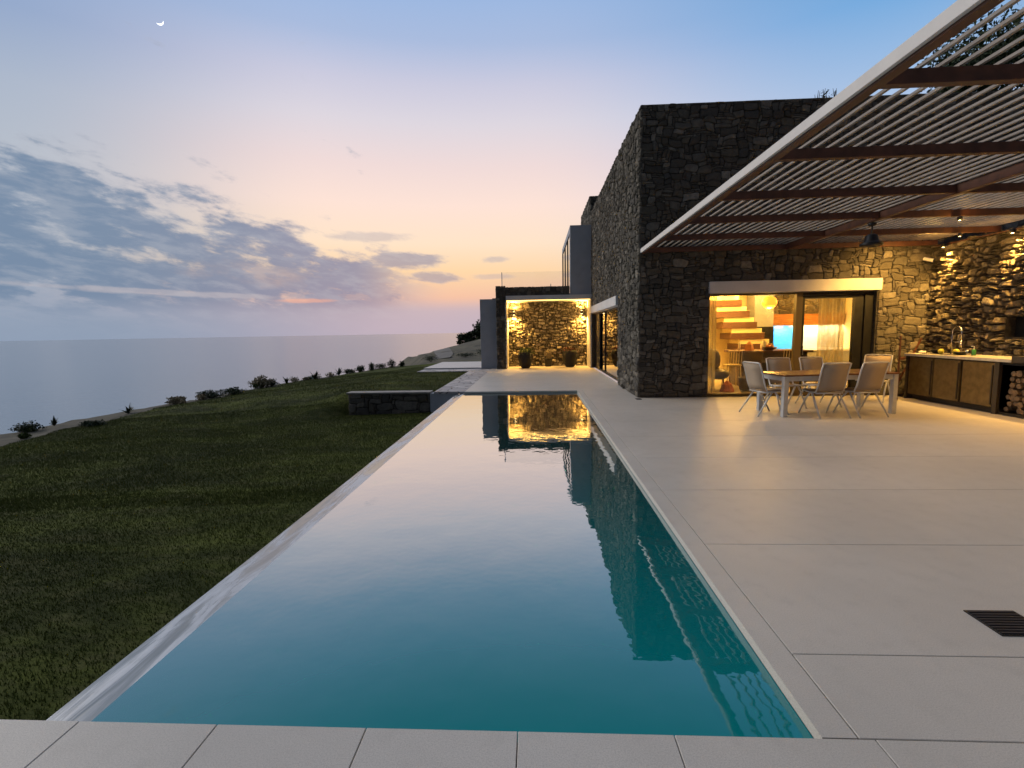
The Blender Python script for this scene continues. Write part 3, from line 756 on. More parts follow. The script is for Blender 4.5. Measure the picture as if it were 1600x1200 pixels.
# ------------------------------------------------------------------ pergola
P = thing('pergola', 'brown timber pergola with white edge beam and pale slats over the terrace', 'pergola', (2.47,5,3.3))
YB = -1.0
MB().box(2.42,2.455,YB,11.49,3.340,3.432).build('edge_beam', M['white_paint'], P, bevel=.003)
MB().box(2.456,2.54,YB,11.49,3.322,3.43).build('side_beam', M['wood_dark'], P, bevel=.004)
for y in (.75,2.30,3.85,5.40,6.95,8.40,9.90,11.36):
    MB().box(2.541,8.86,y,y+.075,3.335,3.44).build('cross_beam', M['wood_dark'], P, bevel=.004)
MB().box(5.61,5.69,YB,11.36,3.322,3.333).box(5.61,5.69,YB,.75,3.335,3.44).build('long_beam', M['wood_dark'], P)
ys_ = [.75,2.30,3.85,5.40,6.95,8.40,9.90,11.36]
lb = MB()
for i in range(len(ys_)-1): lb.box(5.61,5.69,ys_[i]+.075,ys_[i+1],3.335,3.44)
lb.build('long_beam', M['wood_dark'], P)
MB().box(8.80,8.87,YB,11.36,3.30,3.318).build('wall_plate', M['wood_dark'], P)
for i in range(44):
    x = 2.80+i*.139; d_ = .007*math.sin(i*7.3)
    MB().bar((x,YB,3.456+d_*.4),(x+d_,11.46,3.456-d_*.3),.027,.022).build('slat', M['slat'], P)
MB().box(2.44,2.54,YB,YB+.1,0,3.31).build('post', M['white_paint'], P)

# dark bell-shaped fixture under the long beam
F_ = thing('hanging_fixture', 'dark bell-shaped fixture hanging on a short rod under the pergola', 'light fixture', (5.66,8.62,3.3))
MB().lathe([(.06,0),(.06,-.04),(.05,-.05)][::-1], (5.65,8.62,3.305), 16).build('ceiling_plate', M['black_metal'], F_, smooth=True)
MB().tube([(5.65,8.62,3.26),(5.65,8.62,3.10)], .014).build('rod', M['black_metal'], F_)
MB().lathe([(.13,-.30),(.165,-.285),(.165,-.25),(.13,-.235),(.10,-.20),(.085,-.12),(.05,-.10)], (5.65,8.62,3.22), 24).build('housing', M['black_metal'], F_, smooth=True)

# wall spot lamps of the kitchen
for k,(y,lab) in enumerate(((10.95,'small lit spot lamp under the pergola in the kitchen corner'),(9.45,'small lit spot lamp under the pergola near the right edge, above the dark oven niche'),(7.9,'small spot lamp under the pergola outside the picture'))):
    L = thing('spot_lamp', lab, 'lamp', (8.70,y,3.28), group='spot lamps along the kitchen wall')
    MB().lathe([(.040,-.075),(.044,-.07),(.044,-.01),(.03,0)], (8.66,y,3.30), 16).build('lamp_body', M['black_metal'], L, smooth=True)
    MB().lathe([(.020,-.003),(.022,0)], (8.66,y,3.222), 16).build('lens', M['lamp_glow'], L)
    light('SPOT', (8.70,y,3.215), 420, L, spot=95, blend=.95, size=.02, aim=(.14,0,-1))
    light('POINT', ((8.1,10.6,3.0) if k == 0 else (8.58,y,3.15)), (30,5,3)[k], L, size=.03)  # added fill; the corner one hangs apart from its lamp to wash the house wall
# lamps set into the pergola beams, warm wash on table, floor and counter
for k,(x,y,lab) in enumerate(((8.05,9.82,'tiny star-like lit downlight on the last pergola beam before the house'),(6.8,8.32,'tiny lit downlight on the pergola beam above the dining table'),(7.75,6.87,'tiny lit downlight on the middle pergola beam at the right'))):
    L = thing('downlight', lab, 'lamp', (x,y,3.30), group='downlights on the pergola beams')
    MB().lathe([(.03,-.05),(.034,-.045),(.034,0),(.02,.012)], (x,y,3.30), 14).build('lamp_body', M['black_metal'], L, smooth=True)
    MB().lathe([(.014,-.002),(.016,0)], (x,y,3.248), 14).build('lens', M['lamp_glow'], L)
    light('SPOT', (x,y,3.24), (880,90,270)[k], L, spot=(92,165,165)[k], blend=1, size=.03, aim=((-.22,1,-.72),(.05,0,-1),(.05,0,-1))[k])
    light('POINT', (x,y-.06,3.2), 4, L, size=.02)

# alcove sconces
for x,lab in ((-.97,'box sconce shining up and down at the left end of the alcove wall'),(2.10,'box sconce shining up and down at the right end of the alcove wall')):
    L = thing('wall_sconce', lab, 'lamp', (x,22.33,2.43), group='sconces in the alcove')
    MB().box(x-.05,x+.05,22.24,22.37,2.36,2.50).build('lamp_body', M['black_metal'], L, bevel=.006)
    MB().box(x-.04,x+.04,22.25,22.33,2.501,2.506).build('lens', M['lamp_glow'], L); MB().box(x-.04,x+.04,22.25,22.33,2.354,2.359).build('lens', M['lamp_glow'], L)
    light('SPOT', (x,22.20,2.53), 300, L, spot=150, blend=1, size=.03, aim=(0,.05,1))
    light('SPOT', (x,22.16,2.33), 620, L, spot=140, blend=1, size=.03, aim=(0,.06,-1))

LS = thing('led_strip', 'thin warm light strip along the ceiling edge of the alcove', 'lamp', (.55,20.98,2.92))
MB().box(-1.22,2.33,20.97,21.0,2.905,2.925).build('diffuser', M['led'], LS)
light('AREA', (.55,21.03,2.89), 22, LS, shape=(3.4,.04), aim=(0,.8,-1))

# security camera in the corner
L = thing('security_camera', 'small white security camera high in the corner of the stone walls', 'camera', (8.68,11.36,3.02))
MB().bar((8.68,11.46,3.06),(8.68,11.36,3.04),.03,.03).build('bracket', M['white_ceramic'], L)
MB().tube([(8.62,11.40,3.05),(8.72,11.26,2.99)], .038, 12).build('body', M['white_ceramic'], L, smooth=False)
MB().tube([(8.721,11.259,2.99),(8.728,11.249,2.987)], .032, 12).build('lens', M['black_metal'], L)

# ------------------------------------------------------------------ outdoor kitchen
K = thing('kitchen_counter', 'outdoor kitchen counter with bronze doors, pale worktop and firewood niche', 'counter', (8.5,9,0))
MB().box(8.06,8.88,8.62,11.02,.93,.985).build('worktop', M['worktop'], K, bevel=.004)
MB().box(8.05,8.88,4.5,8.60,.93,1.045).build('raised_worktop', M['plinth'], K, bevel=.004)
MB().box(8.16,8.85,8.86,11.0,.10,.928).box(8.14,8.85,8.02,8.10,.0,.928).box(8.14,8.85,4.6,8.02,.0,.928).box(8.10,8.85,8.86,8.94,.0,.928).box(8.10,8.85,10.94,11.0,.0,.928).build('carcass', M['plinth'], K)
MB().box(8.22,8.85,8.95,10.94,0,.10).build('plinth', M['plinth'], K)
MB().box(8.70,8.85,8.10,8.86,.0,.928).box(8.14,8.70,8.10,8.86,.0,.05).box(8.14,8.70,8.10,8.86,.88,.928).build('wood_niche', M['black_metal'], K)
for a,b in ((10.30,10.92),(9.66,10.27),(8.96,9.60)):
    d = MB().box(8.115,8.155,a,b,.115,.90).build('cupboard_door', M['bronze_metal'], K, bevel=.004)
    MB().box(8.095,8.113,a+.01,a+.03,.16,.86).build('handle', M['plinth'], d)
fc = MB(); arc = [(8.55,10.42,.985),(8.55,10.42,1.33)]
for i in range(1,13):
    a = PI*i/12; arc.append((8.55-.0, 10.42-.11+.11*math.cos(a)+0, 1.44+.11*math.sin(a)-.0))
arc.append((8.55,10.20,1.24))
fc.tube(arc, .013, 8); fc.tube([(8.55,10.20,1.26),(8.55,10.20,1.12)], .02, 10); fc.tube([(8.55,10.42,1.24),(8.55,10.20,1.24)], .008, 6)
fc.build('tap', M['steel'], K, smooth=True)
MB().box(8.22,8.62,9.95,10.75,.986,.990).build('sink', M['plinth'], K)
lg = None; q = random.Random(5)
for r_ in range(7):
    for c_ in range(7):
        y = 8.16+c_*.103+(.05 if r_%2 else 0)+q.uniform(-.012,.012); z = .105+r_*.105+q.uniform(-.012,.012); R_ = q.uniform(.040,.056)
        if y > 8.81: continue
        n = q.choice([5,6,8,9]); a0 = q.uniform(0,6); xf = q.uniform(8.17,8.24)
        if q.random() < .12: continue
        mb = MB(); vs = []
        for xx in (xf, 8.68):
            for k in range(n): vs.append((xx, y+R_*math.cos(a0+2*PI*k/n)*(1+.12*math.sin(k*3+a0)), z+R_*math.sin(a0+2*PI*k/n)))
        mb.add(vs, [tuple(range(n)), tuple(range(2*n-1,n-1,-1))]+[(k,n+k,n+(k+1)%n,(k+1)%n) for k in range(n)])
        tag(mb.build('log', M['log']), 'split firewood log in the dark niche under the counter', 'log', 'firewood logs in the counter niche')
def single(name, mb, mat, label, cat, smooth=True, group=None, bevel=0):
    return tag(mb.build(name, mat, smooth=smooth, bevel=bevel), label, cat, group)
B = thing('soap_bottle', 'clear soap dispenser bottle with white pump on the outdoor worktop', 'bottle', (8.45,9.78,.985))
MB().lathe([(.032,0),(.035,.01),(.035,.10),(.015,.125)], (8.45,9.78,.987), 14).build('bottle_body', M['green_glass'], B, smooth=True)
MB().tube([(8.45,9.78,1.11),(8.45,9.78,1.165),(8.40,9.78,1.168)], .009, 8).build('pump', M['white_ceramic'], B)
single('jar', MB().lathe([(.04,0),(.045,.01),(.045,.09),(.035,.10)], (8.5,9.98,.987), 14), M['steel'], 'small round metal jar left of the soap bottle on the worktop', 'jar')
for (y,x,r_,m_,lab) in ((10.48,8.40,.055,'lemon','yellow lemon beside the tap, left of its pipe'),(10.14,8.42,.06,'lemon','yellow lemon on the worktop, right of the tap')):
    single('lemon', MB().blob((x,y,.987+r_), (r_*.85,r_*1.1,r_), 3, 12, 8, .03), M[m_], lab, 'lemon')
single('bowl', MB().lathe([(.05,0),(.10,.03),(.14,.08),(.13,.08),(.09,.035),(.02,.02)], (8.48,10.68,.987), 20), M['black_metal'], 'black bowl at the left of the sink on the worktop', 'bowl')
single('bowl', MB().lathe([(.05,0),(.09,.03),(.11,.06),(.10,.06),(.07,.03),(.02,.015)], (8.40,10.02,.993), 20), M['black_metal'], 'low black bowl between the lemon and the soap bottle', 'bowl')
single('ashtray', MB().lathe([(.06,0),(.065,.045),(.055,.045),(.05,.012)], (8.35,10.90,.987), 16), M['white_ceramic'], 'small pale dish at the far end of the worktop', 'dish')

# dark wooden uprights between table and counter
Ww = thing('wooden_rack', 'dark reddish wooden rack of two uprights standing by the counter end', 'rack', (8.0,10.9,0))
MB().bar((7.66,10.60,0),(7.66,10.60,1.38),.03,.03).build('upright', M['rust_wood'], Ww, bevel=.004)
MB().bar((8.00,11.25,0),(8.62,11.30,1.30),.03,.03).build('upright', M['rust_wood'], Ww, bevel=.004)
MB().bar((7.66,10.625,.88),(8.35,11.25,.88),.03,.05).bar((7.66,10.625,.10),(8.03,11.22,.10),.03,.05).build('rail', M['rust_wood'], Ww)

# ------------------------------------------------------------------ dining table and chairs
T = thing('dining_table', 'rectangular dining table with varnished wood top and pale metal legs', 'table', (0,0,0))
L2, W_ = 1.085, .43
MB().box(-L2,L2,-W_,W_,.725,.755).build('tabletop', M['teak'], T, bevel=.006)
ap = MB()
for s in (-1,1): ap.box(-L2+.10,L2-.10,s*(W_-.05)-.015,s*(W_-.05)+.015,.64,.724); ap.box(s*(L2-.05)-.015,s*(L2-.05)+.015,-W_+.10,W_-.10,.64,.724)
ap.build('apron', M['alu'], T)
for sx in (-1,1):
    for sy in (-1,1):
        MB().box(sx*(L2-.055)-.042,sx*(L2-.055)+.042,sy*(W_-.055)-.042,sy*(W_-.055)+.042,0,.724).build('leg', M['alu'], T, bevel=.004)
T.location = (5.40,9.28,0); T.rotation_euler.z = math.radians(7)

def sling(pts, hw, t=.010):
    mb = MB(); vs = []
    for p in pts:
        for s in (-1,1): vs.append((s*hw, p[0], p[1]))
    n = len(pts)
    # give it thickness along the local normal
    nv = []
    for i in range(n):
        a = Vector(pts[max(0,i-1)]); b = Vector(pts[min(n-1,i+1)]); d = (b-a).normalized(); nn = Vector((-d.y,d.x))*t
        for s in (-1,1): nv.append((s*hw, pts[i][0]+nn.x, pts[i][1]+nn.y))
    vs += nv; fs = []
    for i in range(n-1):
        a = 2*i; fs += [(a,a+1,a+3,a+2),(2*n+a,2*n+a+2,2*n+a+3,2*n+a+1),(a,a+2,2*n+a+2,2*n+a),(a+1,2*n+a+1,2*n+a+3,a+3)]
    fs += [(0,2*n,2*n+1,1),(2*n-2,2*n-1,4*n-1,4*n-2)]
    mb.add(vs, fs); return mb
CH = thing('garden_chair', '', 'chair', (0,0,0), group='chairs around the outdoor dining table')
# faces +y : the back is at -y
sling([(.22,.455),(.12,.44),(0,.428),(-.10,.428),(-.17,.445)], .225).build('seat', M['sling'], CH, smooth=True)
sling([(-.19,.47),(-.215,.56),(-.25,.70),(-.29,.84),(-.325,.945)], .225).build('backrest', M['sling'], CH, smooth=True)
for s in (-1,1):
    MB().tube([(s*.24,-.02,.44),(s*.25,.10,.30),(s*.262,.27,0)], [.016,.016,.013], 8).build('leg', M['alu'], CH, smooth=True)
    MB().tube([(s*.24,-.06,.44),(s*.25,-.17,.28),(s*.27,-.36,0)], [.016,.016,.013], 8).build('leg', M['alu'], CH, smooth=True)
MB().tube([(-.24,.235,.45),(-.24,.0,.428),(-.24,-.16,.44),(-.24,-.215,.56),(-.24,-.29,.84),(-.24,-.335,.955),(-.2,-.34,.965),(.2,-.34,.965),(.24,-.335,.955),(.24,-.29,.84),(.24,-.215,.56),(.24,-.16,.44),(.24,0,.428),(.24,.235,.45)], .014, 8).build('back_frame', M['alu'], CH, smooth=True)
MB().tube([(-.24,.235,.45),(.24,.235,.45)], .012, 8).build('seat_frame', M['alu'], CH, smooth=True)
MB().tube([(-.245,-.17,.42),(.245,-.17,.42)], .012, 8).build('stretcher', M['alu'], CH, smooth=True)
spots = [((5.17,8.93),4,'garden chair turned away, left of the two on the near long side of the table'),
         ((5.83,8.98),9,'garden chair turned away, right of the two on the near long side of the table'),
         ((4.28,9.16),-78,'pale garden chair seen side-on at the left head of the table'),
         ((5.02,9.93),184,'garden chair on the far side of the table, in front of the clear glass pane'),
         ((5.74,10.02),186,'garden chair on the far side of the table, in front of the door frame'),
         ((7.16,10.62),132,'garden chair at the right head of the table near the counter')]
for i,(p,a,lab) in enumerate(spots):
    if i == 0:
        CH.location = (*p,0); CH.rotation_euler.z = math.radians(a); CH['label'] = lab
    else: dup(CH, (*p,0), math.radians(a), lab)

# floor grate
G = thing('floor_grate', 'dark square drain grate set into the terrace floor', 'grate', (2.50,2.57,0))
MB().box(2.375,2.640,2.452,2.678,.001,.007).build('frame', M['black_metal'], G)
g2 = MB()
for i in range(9): g2.box(2.385,2.63,2.462+i*.0237,2.475+i*.0237,.0075,.012)
g2.build('grille', M['drain'], G)
G = thing('floor_grate', 'tiny dark drain cover at the foot of the house corner', 'grate', (2.36,11.2,0))
MB().box(2.30,2.42,11.12,11.32,.001,.008).build('frame', M['black_metal'], G)

# ------------------------------------------------------------------ plants
def leaves(c, r, n, size, seed, zmin=-1, hollow=.35, up=0.0):
    """cloud of small leaf quads through an uneven ellipsoid"""
    g = np.random.default_rng(seed)
    d = g.normal(size=(n,3)); d /= np.linalg.norm(d,axis=1)[:,None]
    rad = hollow+(1-hollow)*g.random(n)**.6
    lump = 1+.22*np.sin(d[:,0]*5+seed)*np.cos(d[:,1]*4+seed*2)+.18*np.sin(d[:,2]*7+seed)
    p = d*rad[:,None]*lump[:,None]*np.array(r)
    p = p[p[:,2] > zmin*r[2]]; n = len(p)
    a = g.normal(size=(n,3)); a[:,2] += up; a /= np.linalg.norm(a,axis=1)[:,None]
    b = np.cross(a, g.normal(size=(n,3))); b /= np.linalg.norm(b,axis=1)[:,None]
    s = size*g.uniform(.6,1.4,n)[:,None]; p = p+np.array(c)
    V = np.stack([p-a*s, p+b*s*.4, p+a*s, p-b*s*.4],1).reshape(-1,3)
    return V
def leaf_obj(name, V, mat, parent=None):
    return np_mesh(name, V, np.arange(len(V)).reshape(-1,4), mat, parent)
def planter(name, x, y, R_, Ht, label, mat, seed, lr, n=700):
    t = thing(name, label, 'potted plant', (x,y,0), group='planters in the alcove')
    p = [(.46,0),(.54,.01),(.76,.22),(.92,.45),(1.0,.68),(.99,.82),(.92,.97),(.88,1.0),(.82,.99),(.82,.90)]
    MB().lathe([(a*R_,b*Ht) for a,b in p], (x,y,.002), 28).build('pot', M['concrete_pot'], t, smooth=True)
    MB().lathe([(R_*.8,0),(R_*.83,.02)], (x,y,Ht*.9), 20).build('earth', M['soil'], t)
    leaf_obj('foliage', leaves((x,y,Ht*.98), lr, n, .035, seed, -.3, .1, .8), mat, t)
planter('potted_plant', -.45, 21.2, .33, .70, 'large dark egg-shaped pot with low green plant, left of the alcove', M['leaf_mid'], 3, (.34,.34,.22), 1100)
planter('potted_plant', 1.52, 21.65, .34, .72, 'large dark egg-shaped pot with reddish flowers, right of the alcove', M['flower_leaf'], 5, (.36,.36,.24), 1100)
t = thing('potted_plant', 'small dark flowerpot with upright leaves in the middle of the alcove', 'potted plant', (.57,22.05,0), group='planters in the alcove')
MB().lathe([(.13,0),(.19,.33),(.20,.36),(.17,.36)], (.57,22.05,.002), 20).build('pot', M['concrete_pot'], t, smooth=True)
leaf_obj('foliage', leaves((.57,22.05,.50), (.20,.16,.24), 180, .05, 8, -.8, .05, 1.0), M['dry_grass'], t)

def bush(name, x, y, r, label, mat, seed, n=900, cat='shrub', group=None, leaf=.03, up=.3):
    z = float(height(x,y)); r = tuple(v*.68 for v in r)
    t = thing(name, label, cat, (x,y,z), group=group)
    q = random.Random(seed); mb = MB()
    for k in range(5):
        a = q.uniform(0,6.28); mb.tube([(x,y,z-.05),(x+r[0]*.4*math.cos(a),y+r[1]*.4*math.sin(a),z+r[2]*.7)], [.018,.006], 5)
    mb.build('stem', M['bark'], t)
    leaf_obj('foliage', leaves((x,y,z+r[2]*.75), r, n, leaf, seed, -.8, .1, up), mat, t)
def agave(x, y, s, label, seed, group=None):
    z = float(height(x,y)); q = random.Random(seed)
    t = thing('agave', label, 'plant', (x,y,z), group=group); mb = MB()
    for k in range(16):
        a = q.uniform(0,6.28); e = q.uniform(.25,1.35); L_ = s*.62*q.uniform(.5,1.15); w = .035*s/.5
        d = Vector((math.cos(a)*math.cos(e), math.sin(a)*math.cos(e), math.sin(e))); sd_ = Vector((-math.sin(a),math.cos(a),0))*w
        b = Vector((x,y,z)); m_ = b+d*L_*.5+Vector((0,0,.05*s)); tip = b+d*L_
        mb.add([b-sd_*.6,b+sd_*.6,m_+sd_,m_-sd_,tip,m_-Vector((0,0,.02))],[(0,1,2,3),(3,2,4),(0,3,5),(1,5,2)])
    mb.build('leaves', M['agave'], t)
G1 = 'small plants along the lawn edge'
agave(-12.9,14.55,.55,'spiky dark agave on the dirt bank, at the left below the sea',1,G1)
bush('shrub',-14.3,12.75,(.55,.4,.22),'low dark shrub leftmost on the dirt bank',M['leaf_dark'],21,group=G1)
bush('shrub',-12.55,12.9,(.5,.35,.12),'flat dark shrub in front of the leftmost one on the dirt bank',M['leaf_dark'],22,group=G1)
agave(-14.2,13.4,.45,'small spiky agave beside the leftmost shrub on the bank',2,G1)
bush('dry_tuft',-12.7,16.4,(.5,.3,.22),'tuft of pale dry grass on the bank, left of the dark mound',M['dry_grass'],23,900,'grass tuft',G1,.045,1.5)
bush('shrub',-12.3,17.6,(.8,.5,.30),'wide dark mound of shrub halfway along the lawn edge',M['leaf_dark'],24,1500,group=G1)
bush('shrub',-12.0,18.5,(.7,.5,.25),'dark shrub just right of the wide mound on the lawn edge',M['leaf_dark'],25,1200,group=G1)
bush('dry_tuft',-12.1,20.7,(.7,.4,.42),'tall tuft of pale dry grass halfway along the lawn edge',M['dry_grass'],26,1300,'grass tuft',G1,.05,1.5)
bush('shrub',-11.75,20.9,(.4,.35,.28),'dark shrub in front of the tall pale dry tuft',M['leaf_dark'],27,group=G1)
agave(-11.6,21.9,.6,'spiky agave right of the tall dry tuft',3,G1)
agave(-10.9,23.3,.8,'large spiky agave standing alone on the middle of the edge',4,G1)
agave(-10.35,24.9,.7,'spiky agave next to a low dark shrub on the edge',5,G1)
bush('shrub',-9.9,25.1,(.4,.35,.22),'low dark shrub beside the spiky agave on the edge',M['leaf_dark'],28,group=G1)
bush('shrub',-9.65,26.2,(.35,.35,.33),'round dark shrub, first of a row right of the agaves',M['leaf_dark'],29,group=G1)
bush('shrub',-9.1,26.4,(.25,.25,.40),'narrow upright dark shrub on the lawn edge',M['leaf_dark'],30,group=G1)
bush('shrub',-8.75,26.9,(.7,.4,.28),'long low dark shrub right of the narrow upright one',M['leaf_dark'],31,group=G1)
bush('shrub',-8.2,27.2,(.36,.36,.42),'round bushy dark shrub before the white paving',M['leaf_dark'],32,group=G1)
bush('shrub',-7.7,27.5,(.25,.25,.26),'smallest round dark shrub at the right of the row',M['leaf_dark'],33,group=G1)
bush('shrub',-6.6,30.2,(.8,.5,.35),'dark shrub beside the pale dirt track',M['leaf_dark'],34,group=G1)
bush('shrub',-4.6,31.5,(1.1,.5,.22),'flat dark shrub behind the white paving',M['leaf_dark'],35,group=G1)
bush('shrub',-3.6,32.5,(.6,.5,.40),'dark shrub at the foot of the hill, near the grey wall',M['leaf_dark'],36,group=G1)

q = random.Random(77)
for k in range(22):
    y = q.uniform(9.5,27); x = ex(y)+q.uniform(.0,.9)*bw(y); s = q.uniform(.10,.24)
    bush('dry_tuft', x, y, (s*1.9,s*1.3,s), 'small low tuft of dry grass scattered along the dirt bank', M['dry_grass'] if k%3 else M['leaf_mid'], 300+k, 170, 'grass tuft', 'scattered tufts on the dirt bank', .045, 1.4)

def tree(x, y, h, cr, label, seed, n=2600, group=None, z=None, leaf=.16, mat='leaf_dark', lo=.35):
    z = float(height(x,y))-.06*h-.5*(lo<.2) if z is None else z; q = random.Random(seed)
    t = thing('tree', label, 'tree', (x,y,z), group=group)
    tk = MB(); top = Vector((x+q.uniform(-.3,.3),y,z+h*.75)); tk.tube([(x,y,z-.3),(x+.1,y,z+h*.35),top],[h*.03,h*.022,h*.008],8)
    V = []
    for k in range(7):
        a = q.uniform(0,6.28); zz = z+h*q.uniform(lo,.85); e = Vector((x+cr*.75*math.cos(a)*q.uniform(.4,1), y+cr*.75*math.sin(a)*q.uniform(.4,1), zz+h*.1))
        tk.tube([(x+.1,y,zz-h*.12), tuple(e)],[h*.012,h*.004],6)
        rr = cr*q.uniform(.38,.6); V.append(leaves(tuple(e),(rr,rr,rr*.75),n//8,leaf,seed*10+k,-1,.15))
    V.append(leaves(tuple(top),(cr*.5,cr*.5,cr*.5),n//8,leaf,seed*10+9,-1,.15))
    tk.build('trunk', M['bark'], t); leaf_obj('crown', np.concatenate(V), M[mat], t)
G2 = 'distant trees on the hill'
tree(-8.75,60,1.65,1.1,'small dark tree leftmost on the hillside by the grey wall',3,1500,G2,lo=.05)
tree(-8.0,60.5,1.95,.9,'dark upright tree second from left on the hillside',4,1500,G2,lo=.05)
tree(-7.1,58,1.95,.8,'narrow dark conifer close to the grey wall on the hillside',5,1500,G2,lo=.05)
tree(-6.2,59,2.55,1.6,'tall dark tree on the hill half hidden by the grey wall',6,1800,G2,lo=.05)
# hill and trees behind the house
BH = tag(np_mesh('upper_hill', *(lambda xs,ys: (np.array([(x+max(0,.86*y-13.7),y,6.4+.36*(y-15)+.35*math.sin(x*.9+y*.5)) for y in ys for x in xs]),
     np.array([(j*len(xs)+i, j*len(xs)+i+1, (j+1)*len(xs)+i+1, (j+1)*len(xs)+i) for j in range(len(ys)-1) for i in range(len(xs)-1)])))(np.linspace(13.7,48,30), np.linspace(15,34,20)), M['scrub'], smooth=True), kind='structure')
G3 = 'trees behind the house'
tree(14.3,18,3.0,1.4,'dark tree with feathery crown seen above the roof through the pergola',11,4200,G3,7.6,.07)
tree(17.0,18.5,5.5,3.0,'big dark tree right of the feathery one, behind the pergola slats',12,9000,G3,6.6,.09)
tree(20.5,16,6.0,3.2,'dark tree farthest right behind the pergola slats',13,9000,G3,6.0,.10)
tree(16.2,14.5,3.6,2.2,'low dark tree in front of the others behind the house roof',14,7000,G3,6.0,.08)
t = thing('roof_plant', 'small dry weed growing on the edge of the flat stone roof', 'plant', (6.55,11.75,6.58))
q = random.Random(2); mb = MB()
for k in range(16):
    x = 6.55+q.uniform(-.25,.2); hh = q.uniform(.06,.30); mb.tube([(x,11.75,6.57),(x+q.uniform(-.06,.06),11.75,6.57+hh)],[.012,.004],4)
mb.build('stem', M['bark'], t); leaf_obj('foliage', leaves((6.53,11.75,6.70),(.14,.1,.13),60,.03,9), M['leaf_dark'], t)

# ------------------------------------------------------------------ interior seen through the doors
ST = thing('staircase', 'open staircase of chunky wooden steps climbing to the left inside', 'staircase', (6.2,16.2,0))
for k in range(9):
    z = .20+k*.345; xr = 7.95-k*.245
    s_ = MB().box(xr-1.05,xr,15.7,16.6,z,z+.20).build('tread', M['wood_step'], ST, bevel=.006)
    MB().box(xr-1.05,xr,15.692,15.70,z+.2,z+.205).build('step_front', M['cream'], s_)
    MB().box(xr-1.00,xr-.08,15.75,16.55,z+.205,z+.34).build('step_infill', M['cream'], s_)  # plain cream block filling the gap above each tread
I = thing('kitchen_island', 'dark kitchen island with wooden top inside the house', 'counter', (6.2,13.7,0))
MB().box(5.52,7.3,13.4,14.1,.03,.92).build('cabinet', M['dark_wood'], I)
MB().box(5.40,7.4,13.3,14.2,.922,.975).build('worktop', M['wood_step'], I, bevel=.005)
Kc = thing('kitchen_cabinets', 'kitchen units with orange wall cupboards and lit white back panel inside', 'cabinet', (9,16.7,0))
MB().box(7.8,10.2,16.62,16.97,1.65,2.02).build('wall_cupboard', M['orange_wood'], Kc, bevel=.005)
MB().box(8.86,10.2,16.93,16.98,.86,1.645).build('back_panel', M['white_ceramic'], Kc)
MB().box(7.76,8.84,16.90,16.96,.86,1.64).build('blue_panel', M['blue'], Kc)
MB().box(7.76,10.2,16.3,16.9,.03,.80).build('base_unit', M['grey_plaster'], Kc)
MB().box(7.74,10.2,16.25,16.92,.805,.85).build('worktop', M['white_ceramic'], Kc)
MB().box(7.16,7.72,16.18,16.29,.9,1.62).build('oven', M['black_metal'], Kc)
light('AREA', (9.5,16.75,1.62), 34, Kc, color=(1,.80,.42), shape=(1.8,.12), aim=(0,.35,-1))
light('AREA', (8.25,16.72,1.60), 20, Kc, color=(.75,.92,1), shape=(.4,.08), aim=(0,.35,-1))
PL = thing('pendant_lamp', 'glowing orange globe pendant lamp inside the house', 'lamp', (6.60,14.2,2.3))
MB().tube([(6.62,14.2,2.9),(6.62,14.2,2.45)], .008, 6).build('cord', M['black_metal'], PL)
MB().blob((6.62,14.2,2.30), (.20,.20,.18), 4, 20, 12, 0).build('lamp_shade', M['globe_glow'], PL, smooth=True)
light('POINT', (6.62,14.2,2.02), 120, PL, size=.12)
def room_light(x, y, p, lab):
    L = thing('ceiling_light', lab, 'lamp', (x,y,2.9), group='ceiling lights inside the house')
    MB().lathe([(.11,-.03),(.12,-.025),(.12,0)], (x,y,2.895), 20).build('diffuser', M['lamp_glow'], L)
    light('POINT', (x,y,2.72), p, L, size=.10)
room_light(5.3,15.0,420,'round ceiling light near the stairs inside the house')
room_light(8.6,14.6,150,'round ceiling light above the kitchen inside the house')
room_light(6.6,15.6,120,'round ceiling light beside the grey column inside the house')
room_light(3.6,18.0,10,'round ceiling light in the corridor behind the side window')
# stools and small things
SB = thing('bar_stool', 'pale bar stool with slatted back, at the left end of the island', 'stool', (5.2,13.1,0), group='stools at the kitchen island')
MB().box(5.02,5.40,12.95,13.30,.60,.64).build('seat', M['cream'], SB, bevel=.01)
bk = MB()
for i in range(6): bk.tube([(5.04+i*.068,12.96,.64),(5.04+i*.068,12.92,1.0)], .009, 6)
bk.tube([(5.03,12.92,1.0),(5.39,12.92,1.0)], .014, 8); bk.build('backrest', M['cream'], SB)
for sx in (0,1):
    for sy in (0,1): MB().tube([(5.05+sx*.32,12.98+sy*.29,.6),(5.02+sx*.38,12.95+sy*.35,.03)], .014, 6).build('leg', M['cream'], SB)
dup(SB, (6.62,13.12,0), 0, 'dark-backed bar stool beside the door frame, at the right end of the island')
s2 = thing('armchair', 'dark cushioned armchair low behind the left glass pane', 'chair', (4.75,12.7,0))
MB().blob((4.72,12.75,.42), (.28,.28,.14), 6, 14, 8, .1).build('cushion', M['dark_wood'], s2, smooth=True)
MB().blob((4.62,12.95,.75), (.22,.10,.30), 7, 14, 8, .12).build('backrest', M['dark_wood'], s2, smooth=True)
for dx in (-.2,.2):
    for dy in (-.2,.2): MB().tube([(4.72+dx,12.75+dy,.36),(4.72+dx*1.2,12.75+dy*1.2,.03)], .018, 6).build('leg', M['wood_step'], s2)
bg_ = thing('shopping_bag', 'red tent-shaped bag on the floor behind the left glass pane', 'bag', (4.75,12.15,0))
MB().lathe([(.17,0),(.18,.03),(.12,.18),(.03,.27)], (4.72,12.15,.031), 8).build('bag_body', M['terracotta'], bg_, smooth=False)
